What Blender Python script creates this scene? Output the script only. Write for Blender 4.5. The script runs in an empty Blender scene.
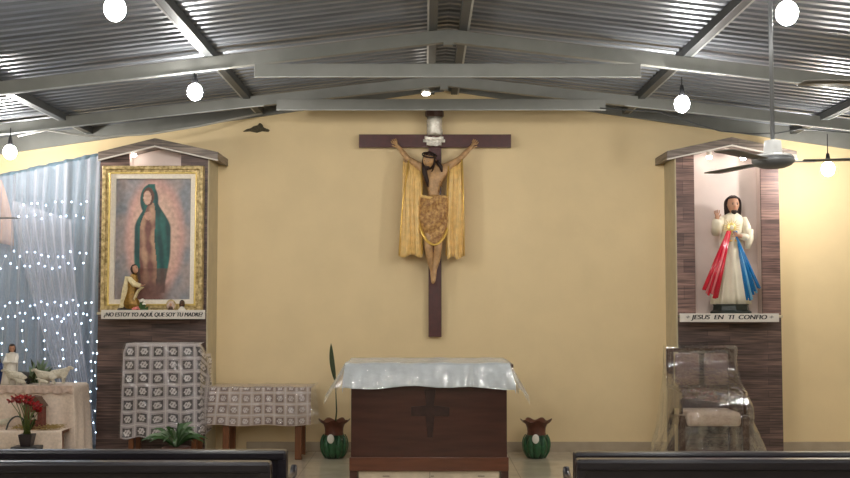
import bpy, math, random
from mathutils import Vector, Matrix, Euler
R = random.Random(7)
PI = math.pi
scene = bpy.context.scene
COL = scene.collection
F = 1100.0
PITCH = math.atan(61 / 1100)
EYE = 1.63
PZ = 0.20            # platform height
WY = 10.5            # back wall
CX = 0.17            # middle of the building

def W(px, py, Y):
    """pixel -> point on the plane at distance Y"""
    u, r = (239 - py) / F, (px - 425) / F
    dy = math.cos(PITCH) - u * math.sin(PITCH)
    dz = math.sin(PITCH) + u * math.cos(PITCH)
    t = Y / dy
    return Vector((r * t, Y, EYE + dz * t))
def WX(px, py, Y): return W(px, py, Y).x
def WZ(py, Y): return W(425, py, Y).z
def lin(c): return c / 12.92 if c <= 0.04045 else ((c + 0.055) / 1.055) ** 2.4
def rgb(r, g, b): return (lin(r / 255), lin(g / 255), lin(b / 255), 1.0)
def mixc(a, b, t):
    t = max(0, min(1, t)); return tuple(a[i] * (1 - t) + b[i] * t for i in range(4))
def sm(a, b, x):
    t = max(0, min(1, (x - a) / (b - a))); return t * t * (3 - 2 * t)

# ------------------------------------------------------------------ materials
MATS = {}
def mat(name, col, rough=.5, metal=0, noise=0, nscale=20, bump=0, bscale=60, spec=.5, stretch=None, coat=0, attr=False, sheen=0, col2=None, sub=0, trans=0, ior=1.45, streak=None):
    m = bpy.data.materials.new(name); m.use_nodes = True
    nt = m.node_tree; N = nt.nodes; L = nt.links
    b = N['Principled BSDF']
    b.inputs['Base Color'].default_value = col
    b.inputs['Roughness'].default_value = rough
    b.inputs['Metallic'].default_value = metal
    b.inputs['Specular IOR Level'].default_value = spec
    b.inputs['Coat Weight'].default_value = coat
    b.inputs['Coat Roughness'].default_value = .15
    b.inputs['Sheen Weight'].default_value = sheen
    b.inputs['Transmission Weight'].default_value = trans
    b.inputs['IOR'].default_value = ior
    tc = N.new('ShaderNodeTexCoord'); vec = tc.outputs['Object']
    if stretch:
        mp = N.new('ShaderNodeMapping'); mp.inputs['Scale'].default_value = stretch
        L.new(vec, mp.inputs['Vector']); vec = mp.outputs['Vector']
    src = None
    if attr:
        a = N.new('ShaderNodeAttribute'); a.attribute_name = 'Col'; src = a.outputs['Color']
    if noise or col2:
        n = N.new('ShaderNodeTexNoise'); n.inputs['Scale'].default_value = nscale; n.inputs['Detail'].default_value = 6
        L.new(vec, n.inputs['Vector'])
        mx = N.new('ShaderNodeMix'); mx.data_type = 'RGBA'
        rp = N.new('ShaderNodeMapRange'); rp.inputs[1].default_value = .35; rp.inputs[2].default_value = .65
        L.new(n.outputs['Fac'], rp.inputs[0]); L.new(rp.outputs[0], mx.inputs[0])
        c2 = col2 if col2 else tuple(min(1, c * (1 - noise)) for c in col[:3]) + (1,)
        if src:
            mx.blend_type = 'MULTIPLY'; L.new(src, mx.inputs[6]); g = 1 - noise; mx.inputs[7].default_value = (g, g, g, 1)
        else:
            mx.inputs[6].default_value = col; mx.inputs[7].default_value = c2
        src = mx.outputs[2]
    if src: L.new(src, b.inputs['Base Color'])
    if bump:
        n2 = N.new('ShaderNodeTexNoise'); n2.inputs['Scale'].default_value = bscale; n2.inputs['Detail'].default_value = 4
        L.new(vec, n2.inputs['Vector'])
        bp = N.new('ShaderNodeBump'); bp.inputs['Strength'].default_value = bump; bp.inputs['Distance'].default_value = .01
        L.new(n2.outputs['Fac'], bp.inputs['Height']); L.new(bp.outputs['Normal'], b.inputs['Normal'])
    MATS[name] = m
    return m
def emit(name, col, st):
    m = bpy.data.materials.new(name); m.use_nodes = True
    b = m.node_tree.nodes['Principled BSDF']
    b.inputs['Base Color'].default_value = (.9, .9, .9, 1)
    b.inputs['Emission Color'].default_value = col; b.inputs['Emission Strength'].default_value = st
    MATS[name] = m; return m
def film(name, col, clear=.8, rough=.12, bump=.6, bscale=14, diffuse=.3):
    """thin clear plastic or tulle: transparent, some gloss, some haze"""
    m = bpy.data.materials.new(name); m.use_nodes = True
    nt = m.node_tree; N = nt.nodes; L = nt.links
    N.remove(N['Principled BSDF']); out = N['Material Output']
    tr = N.new('ShaderNodeBsdfTransparent'); tr.inputs[0].default_value = (.97, .97, .97, 1)
    g = N.new('ShaderNodeBsdfAnisotropic'); g.inputs['Roughness'].default_value = rough; g.inputs['Color'].default_value = (1, 1, 1, 1)
    d = N.new('ShaderNodeBsdfDiffuse'); d.inputs[0].default_value = col
    m1 = N.new('ShaderNodeMixShader'); m1.inputs[0].default_value = diffuse
    L.new(g.outputs[0], m1.inputs[1]); L.new(d.outputs[0], m1.inputs[2])
    m2 = N.new('ShaderNodeMixShader')
    tc = N.new('ShaderNodeTexCoord')
    no = N.new('ShaderNodeTexNoise'); no.inputs['Scale'].default_value = bscale; no.inputs['Detail'].default_value = 3
    L.new(tc.outputs['Object'], no.inputs['Vector'])
    bp = N.new('ShaderNodeBump'); bp.inputs['Strength'].default_value = bump; bp.inputs['Distance'].default_value = .03
    L.new(no.outputs['Fac'], bp.inputs['Height']); L.new(bp.outputs[0], g.inputs['Normal'])
    lw = N.new('ShaderNodeLayerWeight'); lw.inputs[0].default_value = .35; L.new(bp.outputs[0], lw.inputs['Normal'])
    mr = N.new('ShaderNodeMapRange'); mr.inputs[3].default_value = clear; mr.inputs[4].default_value = max(0, clear - .55)
    L.new(lw.outputs['Facing'], mr.inputs[0]); L.new(mr.outputs[0], m2.inputs[0])
    L.new(m1.outputs[0], m2.inputs[1]); L.new(tr.outputs[0], m2.inputs[2]); L.new(m2.outputs[0], out.inputs[0])
    MATS[name] = m; return m
def planks(name, cols, w=.55, h=.055, rough=.45, gap=.006, dirx=True, streak=(1.5, 1.5, 30)):
    m = bpy.data.materials.new(name); m.use_nodes = True
    nt = m.node_tree; N = nt.nodes; L = nt.links; b = N['Principled BSDF']
    tc = N.new('ShaderNodeTexCoord')
    sx = N.new('ShaderNodeSeparateXYZ'); L.new(tc.outputs['Object'], sx.inputs[0])
    ad = N.new('ShaderNodeMath'); L.new(sx.outputs[0], ad.inputs[0]); L.new(sx.outputs[1], ad.inputs[1])
    cb = N.new('ShaderNodeCombineXYZ'); L.new(ad.outputs[0], cb.inputs[0]); L.new(sx.outputs[2], cb.inputs[1])
    br = N.new('ShaderNodeTexBrick'); br.inputs['Scale'].default_value = 1
    br.inputs['Brick Width'].default_value = w; br.inputs['Row Height'].default_value = h; br.inputs['Mortar Size'].default_value = gap / 4
    br.inputs['Color1'].default_value = cols[0]; br.inputs['Color2'].default_value = cols[1]; br.inputs['Mortar'].default_value = cols[2]
    br.offset = .37; L.new(cb.outputs[0], br.inputs['Vector'])
    mp = N.new('ShaderNodeMapping'); mp.inputs['Scale'].default_value = streak; L.new(tc.outputs['Object'], mp.inputs[0])
    no = N.new('ShaderNodeTexNoise'); no.inputs['Scale'].default_value = 2.2; no.inputs['Detail'].default_value = 8; L.new(mp.outputs[0], no.inputs[0])
    mr = N.new('ShaderNodeMapRange'); mr.inputs[1].default_value = .38; mr.inputs[2].default_value = .66; mr.inputs[3].default_value = .45; mr.inputs[4].default_value = 1.35
    L.new(no.outputs['Fac'], mr.inputs[0])
    mx = N.new('ShaderNodeMix'); mx.data_type = 'RGBA'; mx.blend_type = 'MULTIPLY'; mx.inputs[0].default_value = 1; mx.clamp_result = False
    L.new(br.outputs['Color'], mx.inputs[6]); L.new(mr.outputs[0], mx.inputs[7])
    L.new(mx.outputs[2], b.inputs['Base Color']); b.inputs['Roughness'].default_value = rough
    MATS[name] = m; return m

M = MATS
mat('wall_cream', rgb(231, 207, 162), .6, noise=.05, nscale=3, bump=.08, bscale=40, spec=.3)
mat('wall_side', rgb(205, 196, 172), .6, noise=.06, nscale=2)
mat('niche_side', rgb(198, 184, 152), .6, noise=.1, nscale=8)
mat('galvanised', rgb(140, 144, 150), .38, metal=.5, noise=.35, nscale=2.2, stretch=(.6, 3, 1))
mat('steel_paint', rgb(132, 132, 126), .5, metal=.1, noise=.14, nscale=5)
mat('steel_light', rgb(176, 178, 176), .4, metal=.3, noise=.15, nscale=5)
mat('steel_dark', rgb(84, 86, 86), .5, metal=.3, noise=.2, nscale=6)
mat('cable', rgb(176, 174, 166), .5)
mat('black_plastic', rgb(24, 24, 26), .35)
mat('grey_plastic', rgb(60, 60, 60), .4)
emit('bulb_glow', (1.0, .975, .93, 1), 235)
emit('spot_glow', (1.0, .94, .84, 1), 24)
emit('led_glow', (.55, .74, 1.0, 1), 8)
mat('altar_wood', rgb(74, 42, 33), .28, noise=.35, nscale=2.5, stretch=(1, 1, 8), bump=.05, bscale=12, coat=.3)
mat('altar_base', rgb(104, 60, 40), .3, noise=.3, nscale=3, stretch=(1, 1, 10), coat=.3)
mat('cross_stain', rgb(56, 34, 30), .3, noise=.4, nscale=14, coat=.2)
mat('cross_wood', rgb(78, 32, 30), .35, noise=.25, nscale=5, stretch=(4, 1, 4), coat=.2)
mat('skin_cruc', rgb(196, 154, 108), .42, noise=.35, nscale=26, bump=.25, bscale=40)
mat('skin_pale', rgb(190, 142, 114), .45)
mat('hair_dark', rgb(48, 28, 22), .55, noise=.5, nscale=60, bump=.5, bscale=90)
mat('eye_dark', rgb(18, 12, 10), .3)
mat('gold_satin', rgb(236, 194, 118), .36, noise=.2, nscale=20, bump=.25, bscale=30, sheen=.3)
mat('gold_brocade', rgb(204, 160, 98), .42, metal=.1, col2=rgb(140, 96, 56), nscale=36, bump=.6, bscale=80)
mat('gold_trim', rgb(226, 186, 96), .3, metal=.5)
mat('foil', rgb(236, 230, 218), .25, metal=.6, bump=1.0, bscale=42, noise=.3, nscale=30)
mat('gold_frame', rgb(216, 192, 140), .36, metal=.25, col2=rgb(138, 116, 66), nscale=30, bump=.5, bscale=60)
mat('gold_bright', rgb(244, 214, 130), .25, metal=.4)
mat('liner', rgb(236, 226, 212), .5, noise=.12, nscale=40)
mat('painting', (1, 1, 1, 1), .35, attr=True, noise=.18, nscale=30)
mat('sign_white', rgb(214, 206, 196), .5, noise=.06, nscale=20)
mat('ink', rgb(30, 28, 30), .5)
mat('robe_white', rgb(228, 216, 192), .4, noise=.08, nscale=10)
mat('pink_panel', rgb(216, 198, 190), .5, noise=.07, nscale=6)
mat('ray_red', rgb(196, 30, 52), .2, coat=.5)
mat('ray_pink', rgb(222, 120, 124), .25, coat=.4)
mat('ray_blue', rgb(22, 112, 176), .2, coat=.5)
mat('ray_pale', rgb(120, 180, 214), .25, coat=.4)
mat('statue_base', rgb(44, 50, 46), .4, noise=.4, nscale=30)
mat('curtain_blue', rgb(116, 140, 154), .8, noise=.14, nscale=9, stretch=(6, 6, .6), sheen=.2)
mat('peach_tone', rgb(190, 158, 138), .8, noise=.1, nscale=8)
mat('lace', rgb(226, 206, 188), .8, noise=.16, nscale=46, bump=.3, bscale=120)
mat('lace_rose', rgb(208, 182, 166), .8, noise=.25, nscale=36, bump=.3, bscale=90)
mat('pew', rgb(36, 32, 39), .32, noise=.3, nscale=4, stretch=(1, 10, 10), coat=.35)
mat('satin_blue', rgb(212, 220, 226), .34, bump=.25, bscale=16, noise=.1, nscale=12, sheen=.3)
mat('terracotta', rgb(100, 58, 44), .4, noise=.3, nscale=30)
mat('vase_green', rgb(38, 74, 50), .3, col2=rgb(20, 46, 30), nscale=30)
mat('vase_leaf', rgb(54, 100, 66), .3, noise=.4, nscale=40)
mat('white_glaze', rgb(232, 228, 216), .3)
mat('leaf_green', rgb(58, 92, 44), .45, noise=.3, nscale=20)
mat('leaf_dark', rgb(50, 62, 28), .45, noise=.3, nscale=20)
mat('leaf_silver', rgb(120, 140, 110), .5, noise=.3, nscale=20)
mat('stem', rgb(84, 96, 44), .5)
mat('red_petal', rgb(156, 28, 30), .4, noise=.3, nscale=50)
mat('pot_dark', rgb(38, 30, 34), .4)
mat('table_wood', rgb(120, 72, 40), .4, noise=.3, nscale=5, stretch=(8, 8, 1))
mat('chair_wood', rgb(72, 46, 34), .35, noise=.3, nscale=5)
mat('upholstery', rgb(128, 104, 96), .8, noise=.15, nscale=60)
mat('cushion', rgb(186, 164, 146), .8, noise=.14, nscale=60)
mat('pattern', (1, 1, 1, 1), .6, attr=True)
mat('figure_cloth', rgb(230, 212, 166), .5, noise=.3, nscale=40)
mat('figure_gold', rgb(150, 112, 44), .4, metal=.3, noise=.4, nscale=60)
mat('figure_white', rgb(226, 218, 206), .5, noise=.1, nscale=20)
mat('figure_blue', rgb(40, 62, 120), .5, noise=.2, nscale=20)
mat('figure_brown', rgb(92, 66, 50), .5, noise=.3, nscale=20)
mat('rock', rgb(62, 54, 46), .7, noise=.5, nscale=40, bump=.6, bscale=60)
mat('wool', rgb(214, 204, 184), .85, noise=.2, nscale=60, bump=1, bscale=110)
mat('ox', rgb(50, 46, 42), .6, noise=.3, nscale=30)
mat('pink_rose', rgb(206, 120, 110), .5)
mat('house_brick', rgb(128, 70, 56), .7, col2=rgb(92, 48, 40), nscale=60)
mat('house_light', rgb(190, 172, 156), .6)
mat('straw', rgb(186, 158, 98), .8, noise=.4, nscale=90, bump=1, bscale=120)
mat('fan_grey', rgb(150, 152, 154), .3, metal=.5)
mat('fan_dark', rgb(128, 130, 132), .35, metal=.4)
mat('fan_white', rgb(214, 214, 212), .35)
mat('blade', rgb(112, 108, 100), .4, noise=.15, nscale=9)
mat('gravel_hole', rgb(84, 76, 56), .9, noise=.5, nscale=60, bump=1, bscale=60)
planks('plank_dark', (rgb(112, 88, 80), rgb(82, 64, 60), rgb(52, 40, 38)))
planks('plank_red', (rgb(142, 110, 100), rgb(108, 80, 74), rgb(64, 46, 44)), w=.3, h=.12)
planks('hood_wood', (rgb(134, 120, 108), rgb(122, 108, 98), rgb(90, 80, 72)), w=.8, h=.5)
film('plastic', rgb(230, 226, 216), clear=.93, rough=.12, bump=1.0, bscale=9, diffuse=.22)
film('plastic_altar', rgb(232, 230, 222), clear=.8, rough=.12, bump=1.0, bscale=8, diffuse=.5)
film('plastic_heavy', rgb(214, 206, 190), clear=.90, rough=.07, bump=1.0, bscale=7, diffuse=.14)
film('tulle', rgb(225, 225, 236), clear=.80, rough=.6, bump=.1, bscale=30, diffuse=.95)

# tile materials
def tiles(name, c1, c2, mortar, size, rough, vein=None):
    m = bpy.data.materials.new(name); m.use_nodes = True
    nt = m.node_tree; N = nt.nodes; L = nt.links; b = N['Principled BSDF']
    tc = N.new('ShaderNodeTexCoord')
    br = N.new('ShaderNodeTexBrick'); br.inputs['Scale'].default_value = 1; br.offset = 0
    br.inputs['Brick Width'].default_value = size; br.inputs['Row Height'].default_value = size; br.inputs['Mortar Size'].default_value = .004
    br.inputs['Color1'].default_value = c1; br.inputs['Color2'].default_value = c2; br.inputs['Mortar'].default_value = mortar
    L.new(tc.outputs['Object'], br.inputs[0])
    no = N.new('ShaderNodeTexNoise'); no.inputs['Scale'].default_value = 3.5; no.inputs['Detail'].default_value = 8; no.inputs['Distortion'].default_value = 1.2
    L.new(tc.outputs['Object'], no.inputs[0])
    mr = N.new('ShaderNodeMapRange'); mr.inputs[1].default_value = .3; mr.inputs[2].default_value = .7; mr.inputs[3].default_value = .82; mr.inputs[4].default_value = 1.05
    L.new(no.outputs['Fac'], mr.inputs[0])
    mx = N.new('ShaderNodeMix'); mx.data_type = 'RGBA'; mx.blend_type = 'MULTIPLY'; mx.inputs[0].default_value = 1
    L.new(br.outputs['Color'], mx.inputs[6]); L.new(mr.outputs[0], mx.inputs[7]); L.new(mx.outputs[2], b.inputs['Base Color'])
    b.inputs['Roughness'].default_value = rough
    MATS[name] = m
tiles('floor_tile', rgb(206, 194, 172), rgb(200, 188, 166), rgb(176, 164, 144), .6, .1)
tiles('nave_tile', rgb(150, 140, 124), rgb(142, 132, 118), rgb(110, 100, 90), .45, .25)
mat('marble', rgb(214, 198, 172), .25, noise=.2, nscale=8, stretch=(1, 1, 1))
mat('vein', rgb(90, 74, 60), .3)
mat('skirting', rgb(176, 160, 138), .25, noise=.1, nscale=10)

# ------------------------------------------------------------------ mesh builder
ORG = {}
class MB:
    def __init__(s): s.v = []; s.f = []; s.c = []
    def add(s, vs, fs, col=None):
        n = len(s.v); s.v += [Vector(p) for p in vs]; s.f += [tuple(n + i for i in q) for q in fs]
        if col is not None: s.c += (list(col) if isinstance(col, list) else [col] * len(vs))
        return s
    def box(s, x0, x1, y0, y1, z0, z1):
        return s.add([(x0, y0, z0), (x1, y0, z0), (x1, y1, z0), (x0, y1, z0), (x0, y0, z1), (x1, y0, z1), (x1, y1, z1), (x0, y1, z1)],
                     [(0, 3, 2, 1), (4, 5, 6, 7), (0, 1, 5, 4), (1, 2, 6, 5), (2, 3, 7, 6), (3, 0, 4, 7)])
    def bar(s, a, b, w, h, up=(0, 0, 1)):
        a, b = Vector(a), Vector(b); d = (b - a).normalized(); up = Vector(up)
        sx = d.cross(up).normalized() * (w / 2); sz = sx.cross(d).normalized() * (h / 2)
        q = []
        for p in (a, b): q += [p - sx - sz, p + sx - sz, p + sx + sz, p - sx + sz]
        return s.add(q, [(0, 1, 2, 3), (7, 6, 5, 4), (0, 4, 5, 1), (1, 5, 6, 2), (2, 6, 7, 3), (3, 7, 4, 0)])
    def tube(s, pts, r, seg=8, flat=1.0):
        pts = [Vector(p) for p in pts]; n = len(pts)
        rr = r if isinstance(r, (list, tuple)) else [r] * n
        vs = []; fs = []; prev = None
        for i, p in enumerate(pts):
            d = (pts[min(i + 1, n - 1)] - pts[max(i - 1, 0)]).normalized()
            if prev is None:
                prev = d.cross(Vector((0, 1, 0)) if abs(d.y) < .9 else Vector((1, 0, 0))).normalized()
            a = (prev - d * prev.dot(d)).normalized(); prev = a; b = d.cross(a)
            for k in range(seg):
                t = 2 * PI * k / seg
                vs.append(p + a * math.cos(t) * rr[i] + b * math.sin(t) * rr[i] * flat)
        for i in range(n - 1):
            for k in range(seg):
                k2 = (k + 1) % seg
                fs.append((i * seg + k, i * seg + k2, (i + 1) * seg + k2, (i + 1) * seg + k))
        fs.append(tuple(range(seg))[::-1]); fs.append(tuple((n - 1) * seg + k for k in range(seg)))
        return s.add(vs, fs)
    def lathe(s, c, prof, seg=24, fn=None, cap=True):
        """prof: (r, z) list; fn(t, i) -> radius factor"""
        c = Vector(c); vs = []; fs = []
        for i, (r, z) in enumerate(prof):
            for k in range(seg):
                t = 2 * PI * k / seg
                g = fn(t, i) if fn else (1, 0)
                if not isinstance(g, tuple): g = (g, 0)
                vs.append(c + Vector((math.cos(t) * r * g[0], math.sin(t) * r * g[0], z + g[1])))
        for i in range(len(prof) - 1):
            for k in range(seg):
                k2 = (k + 1) % seg
                fs.append((i * seg + k, i * seg + k2, (i + 1) * seg + k2, (i + 1) * seg + k))
        if cap: fs.append(tuple(range(seg))[::-1]); fs.append(tuple((len(prof) - 1) * seg + k for k in range(seg)))
        return s.add(vs, fs)
    def loft(s, secs, seg=28, folds=0, amp=0, tw=0):
        """secs: (cx, cy, z, rx, ry[, fold])"""
        vs = []; fs = []
        for i, q in enumerate(secs):
            cx, cy, z, rx, ry = q[:5]; fa = q[5] if len(q) > 5 else 1
            for k in range(seg):
                t = 2 * PI * k / seg
                g = 1 + amp * fa * math.sin(folds * t + tw * i + .7 * math.sin(2 * t)) if folds else 1
                vs.append((cx + math.cos(t) * rx * g, cy + math.sin(t) * ry * g, z))
        n = len(secs)
        for i in range(n - 1):
            for k in range(seg):
                k2 = (k + 1) % seg
                fs.append((i * seg + k, i * seg + k2, (i + 1) * seg + k2, (i + 1) * seg + k))
        fs.append(tuple(range(seg))[::-1]); fs.append(tuple((n - 1) * seg + k for k in range(seg)))
        return s.add(vs, fs)
    def ball(s, c, r, seg=12, rings=8, rot=None, fn=None):
        c = Vector(c); r = r if isinstance(r, (tuple, list)) else (r, r, r)
        vs = []; fs = []
        for i in range(rings + 1):
            ph = PI * i / rings
            for k in range(seg):
                t = 2 * PI * k / seg
                p = Vector((math.sin(ph) * math.cos(t), math.sin(ph) * math.sin(t), math.cos(ph)))
                if fn: p = fn(p)
                p = Vector((p.x * r[0], p.y * r[1], p.z * r[2]))
                if rot: p = rot @ p
                vs.append(c + p)
        for i in range(rings):
            for k in range(seg):
                k2 = (k + 1) % seg
                fs.append((i * seg + k, (i + 1) * seg + k, (i + 1) * seg + k2, i * seg + k2))
        return s.add(vs, fs)
    def prism(s, poly, y0, y1):
        """polygon of (x, z), extruded along y"""
        n = len(poly)
        vs = [(x, y0, z) for x, z in poly] + [(x, y1, z) for x, z in poly]
        fs = [tuple(range(n)), tuple(range(2 * n - 1, n - 1, -1))] + [(i, i + n, (i + 1) % n + n, (i + 1) % n) for i in range(n)]
        return s.add(vs, fs)
    def sheet(s, nu, nv, fn, cfn=None):
        vs = []; cs = [] if cfn else None
        for j in range(nv + 1):
            for i in range(nu + 1):
                vs.append(fn(i / nu, j / nv))
                if cfn: cs.append(cfn(i / nu, j / nv))
        fs = [(j * (nu + 1) + i, j * (nu + 1) + i + 1, (j + 1) * (nu + 1) + i + 1, (j + 1) * (nu + 1) + i) for j in range(nv) for i in range(nu)]
        return s.add(vs, fs, cs)
    def leaf(s, base, tip, w, bend=(0, 0, 0), n=6, normal=(0, -1, 0)):
        a, b, bd = Vector(base), Vector(tip), Vector(bend); d = b - a
        sx = d.cross(Vector(normal)).normalized(); vs = []; fs = []
        for i in range(n + 1):
            t = i / n; p = a + d * t + bd * math.sin(PI * t); ww = w * math.sin(PI * min(1, t * .96 + .04)) ** .7 / 2
            vs += [p - sx * ww, p + Vector(normal) * ww * -.25, p + sx * ww]
        for i in range(n):
            q = i * 3; fs += [(q, q + 1, q + 4, q + 3), (q + 1, q + 2, q + 5, q + 4)]
        return s.add(vs, fs)
    def build(s, name, m, parent=None, smooth=False, bevel=0, solid=0, sub=0, fixn=True, **props):
        if parent is None:
            xs = [p.x for p in s.v]; ys = [p.y for p in s.v]; zs = [p.z for p in s.v]
            org = Vector(((min(xs) + max(xs)) / 2, (min(ys) + max(ys)) / 2, min(zs)))
        else: org = ORG[parent.name]
        me = bpy.data.meshes.new(name); me.from_pydata([tuple(p - org) for p in s.v], [], s.f); me.update()
        if s.c:
            ca = me.color_attributes.new('Col', 'FLOAT_COLOR', 'POINT')
            for i, c in enumerate(s.c): ca.data[i].color = c
        if fixn:
            import bmesh
            bm = bmesh.new(); bm.from_mesh(me)
            bmesh.ops.remove_doubles(bm, verts=bm.verts, dist=1e-6)
            bmesh.ops.recalc_face_normals(bm, faces=bm.faces); bm.to_mesh(me); bm.free()
        me.materials.append(M[m])
        if smooth:
            for p in me.polygons: p.use_smooth = True
        o = bpy.data.objects.new(name, me); COL.objects.link(o)
        if parent: o.parent = parent
        else: o.location = org
        ORG[o.name] = org
        if bevel:
            b = o.modifiers.new('bevel', 'BEVEL'); b.width = bevel; b.segments = 2; b.limit_method = 'ANGLE'
        if solid:
            b = o.modifiers.new('solid', 'SOLIDIFY'); b.thickness = solid; b.offset = 0
        if sub:
            b = o.modifiers.new('sub', 'SUBSURF'); b.levels = b.render_levels = sub
        for k, v in props.items(): o[k] = v
        return o
def thing(name, loc, label=None, category=None, group=None, kind=None):
    o = bpy.data.objects.new(name, None); COL.objects.link(o); o.location = loc; o.empty_display_size = .1
    ORG[o.name] = Vector(loc)
    for k, v in (('label', label), ('category', category), ('group', group), ('kind', kind)):
        if v: o[k] = v
    return o
def copy_tree(o, parent=None):
    c = o.copy(); COL.objects.link(c)
    if parent: c.parent = parent
    for ch in list(o.children): copy_tree(ch, c)
    return c
def skin(name, verts, edges, m, parent, sub=2, root=0, **props):
    org = ORG[parent.name]
    me = bpy.data.meshes.new(name); me.from_pydata([tuple(Vector(p) - org) for p, r in verts], edges, []); me.materials.append(M[m])
    o = bpy.data.objects.new(name, me); COL.objects.link(o); o.parent = parent; ORG[o.name] = org
    sk = o.modifiers.new('skin', 'SKIN'); sk.use_smooth_shade = True
    lay = me.skin_vertices[0] if me.skin_vertices else None
    if lay is None:
        bpy.context.view_layer.objects.active = o
        lay = me.skin_vertices[0]
    for i, (p, r) in enumerate(verts):
        rr = r if isinstance(r, tuple) else (r, r)
        lay.data[i].radius = rr; lay.data[i].use_root = (i == root)
    if sub:
        b = o.modifiers.new('sub', 'SUBSURF'); b.levels = b.render_levels = sub
    for k, v in props.items(): o[k] = v
    return o
def text(body, font_w, cx, cz, y, height, m, parent, shear=.15, name='lettering', extr=.0012, bold=0.0):
    cu = bpy.data.curves.new(name, 'FONT'); cu.body = body; cu.size = 1; cu.shear = shear; cu.extrude = 0.02
    cu.align_x = 'CENTER'; cu.align_y = 'CENTER'
    t = bpy.data.objects.new(name, cu); COL.objects.link(t)
    bpy.context.view_layer.update()
    me = bpy.data.meshes.new_from_object(t); COL.objects.unlink(t); bpy.data.objects.remove(t)
    xs = [v.co.x for v in me.vertices]; ys = [v.co.y for v in me.vertices]
    x0, x1, y0, y1 = min(xs), max(xs), min(ys), max(ys)
    org = ORG[parent.name]
    for v in me.vertices:
        x = (v.co.x - (x0 + x1) / 2) / (x1 - x0) * font_w; z = (v.co.y - (y0 + y1) / 2) / (y1 - y0) * height
        v.co = (cx + x - org.x, y - extr * (1 if v.co.z > 0 else 0) - org.y, cz + z - org.z)
    if bold:      # heavier brush strokes: the same letters again a hair to the side
        vv = [v.co.copy() for v in me.vertices]; ff = [tuple(p.vertices) for p in me.polygons]; n = len(vv)
        vv += [c + Vector((bold, -.0003, 0)) for c in vv]; ff += [tuple(i + n for i in f) for f in ff]
        me = bpy.data.meshes.new(name); me.from_pydata([tuple(c) for c in vv], [], ff)
    me.materials.clear(); me.materials.append(M[m])
    o = bpy.data.objects.new(name, me); COL.objects.link(o); o.parent = parent; ORG[o.name] = org
    return o
def head_fn(p):
    """unit sphere to a head; the face looks to -y"""
    x, y, z = p
    q = Vector((x * (.82 - .12 * max(0, -z)), y * .95, z * 1.18))
    f = max(0, -y)
    nose = math.exp(-((x / .16) ** 2 + ((z + .08) / .22) ** 2)) * f
    q.y -= .22 * nose
    for sx in (-.34, .34): q.y += .10 * math.exp(-(((x - sx) / .18) ** 2 + ((z - .12) / .12) ** 2)) * f
    q.y -= .07 * math.exp(-((x / .3) ** 2 + ((z + .42) / .08) ** 2)) * f
    q.y -= .10 * math.exp(-((x / .3) ** 2 + ((z + .75) / .2) ** 2)) * f
    return q
def hair_fn(long=.0):
    def fn(p):
        x, y, z = p
        q = Vector((x * .98, y * 1.08 + .06, z * 1.28 + .05))
        if y < -.15 and z < .62:      # open over the face
            k = sm(-.15, -.5, y) if False else min(1, (-.15 - y) / .35)
            q.y += .85 * k * (1 if abs(x) < .75 else .5)
            if abs(x) < .7: q.x += math.copysign(.12, x) * k
        if z < 0: q.z -= long * (-z); q.x *= 1 + .15 * (-z)
        g = 1 + .04 * math.sin(14 * math.atan2(x, y) + 3 * z)
        return q * g
    return fn
def head(parent, c, r, rot, skinm='skin_pale', hairm='hair_dark', long=.6, beard=False, name='head', hw=1.0):
    rm = Euler(rot).to_matrix(); c = Vector(c)
    h = MB().ball(c, r, 24, 18, rm, head_fn).build(name, skinm, parent, smooth=True)
    MB().ball(c, (r * hw, r, r), 24, 16, rm, hair_fn(long)).build('hair', hairm, h, smooth=True)
    e = MB()
    for sx in (-.32, .32):
        e.ball(c + rm @ Vector((sx * r, -.86 * r, .13 * r)), (.13 * r, .08 * r, .07 * r), 8, 6, rm)
        e.bar(c + rm @ Vector((sx * r * 1.5, -.84 * r, .27 * r)), c + rm @ Vector((sx * r * .5, -.95 * r, .3 * r)), .03 * r, .05 * r)
    e.build('eyes', 'eye_dark', h, smooth=True)
    MB().ball(c + rm @ Vector((0, -.95 * r, -.46 * r)), (.2 * r, .08 * r, .05 * r), 8, 6, rm).build('mouth', 'pink_rose', h, smooth=True)
    if beard:
        MB().ball(c + rm @ Vector((0, -.5 * r, -.92 * r)), (.42 * r, .36 * r, .42 * r), 14, 10, rm,
                  lambda p: Vector((p.x * (1 - .3 * max(0, -p.z)), p.y, p.z)) * (1 + .05 * math.sin(11 * math.atan2(p.x, p.y)))).build('beard', hairm, h, smooth=True)
    return h
def hand(verts, edges, wrist_i, wrist, d, pn, s, curl=.35, thumb=1):
    """adds a palm and five fingers to a skin graph. d = finger direction, pn = palm normal"""
    d = Vector(d).normalized(); pn = Vector(pn).normalized(); side = d.cross(pn).normalized() * thumb; w = Vector(wrist)
    palm = len(verts); verts.append((w + d * s * .45, (s * .26, s * .13))); edges.append((wrist_i, palm))
    for k, (o, ln) in enumerate(((.3, .42), (.1, .5), (-.1, .46), (-.28, .36))):
        b = w + d * s * .72 + side * s * o
        i0 = len(verts)
        verts.append((b, s * .085)); edges.append((palm, i0))
        verts.append((b + d * s * ln * .5 + pn * s * ln * curl * .25, s * .07)); edges.append((i0, i0 + 1))
        verts.append((b + d * s * ln * (.95 - curl * .4) + pn * s * ln * curl, s * .055)); edges.append((i0 + 1, i0 + 2))
    i0 = len(verts)
    verts.append((w + d * s * .3 + side * s * .3, s * .09)); edges.append((wrist_i, i0))
    verts.append((w + d * s * .6 + side * s * .5 + pn * s * .1, s * .07)); edges.append((i0, i0 + 1))

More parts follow.
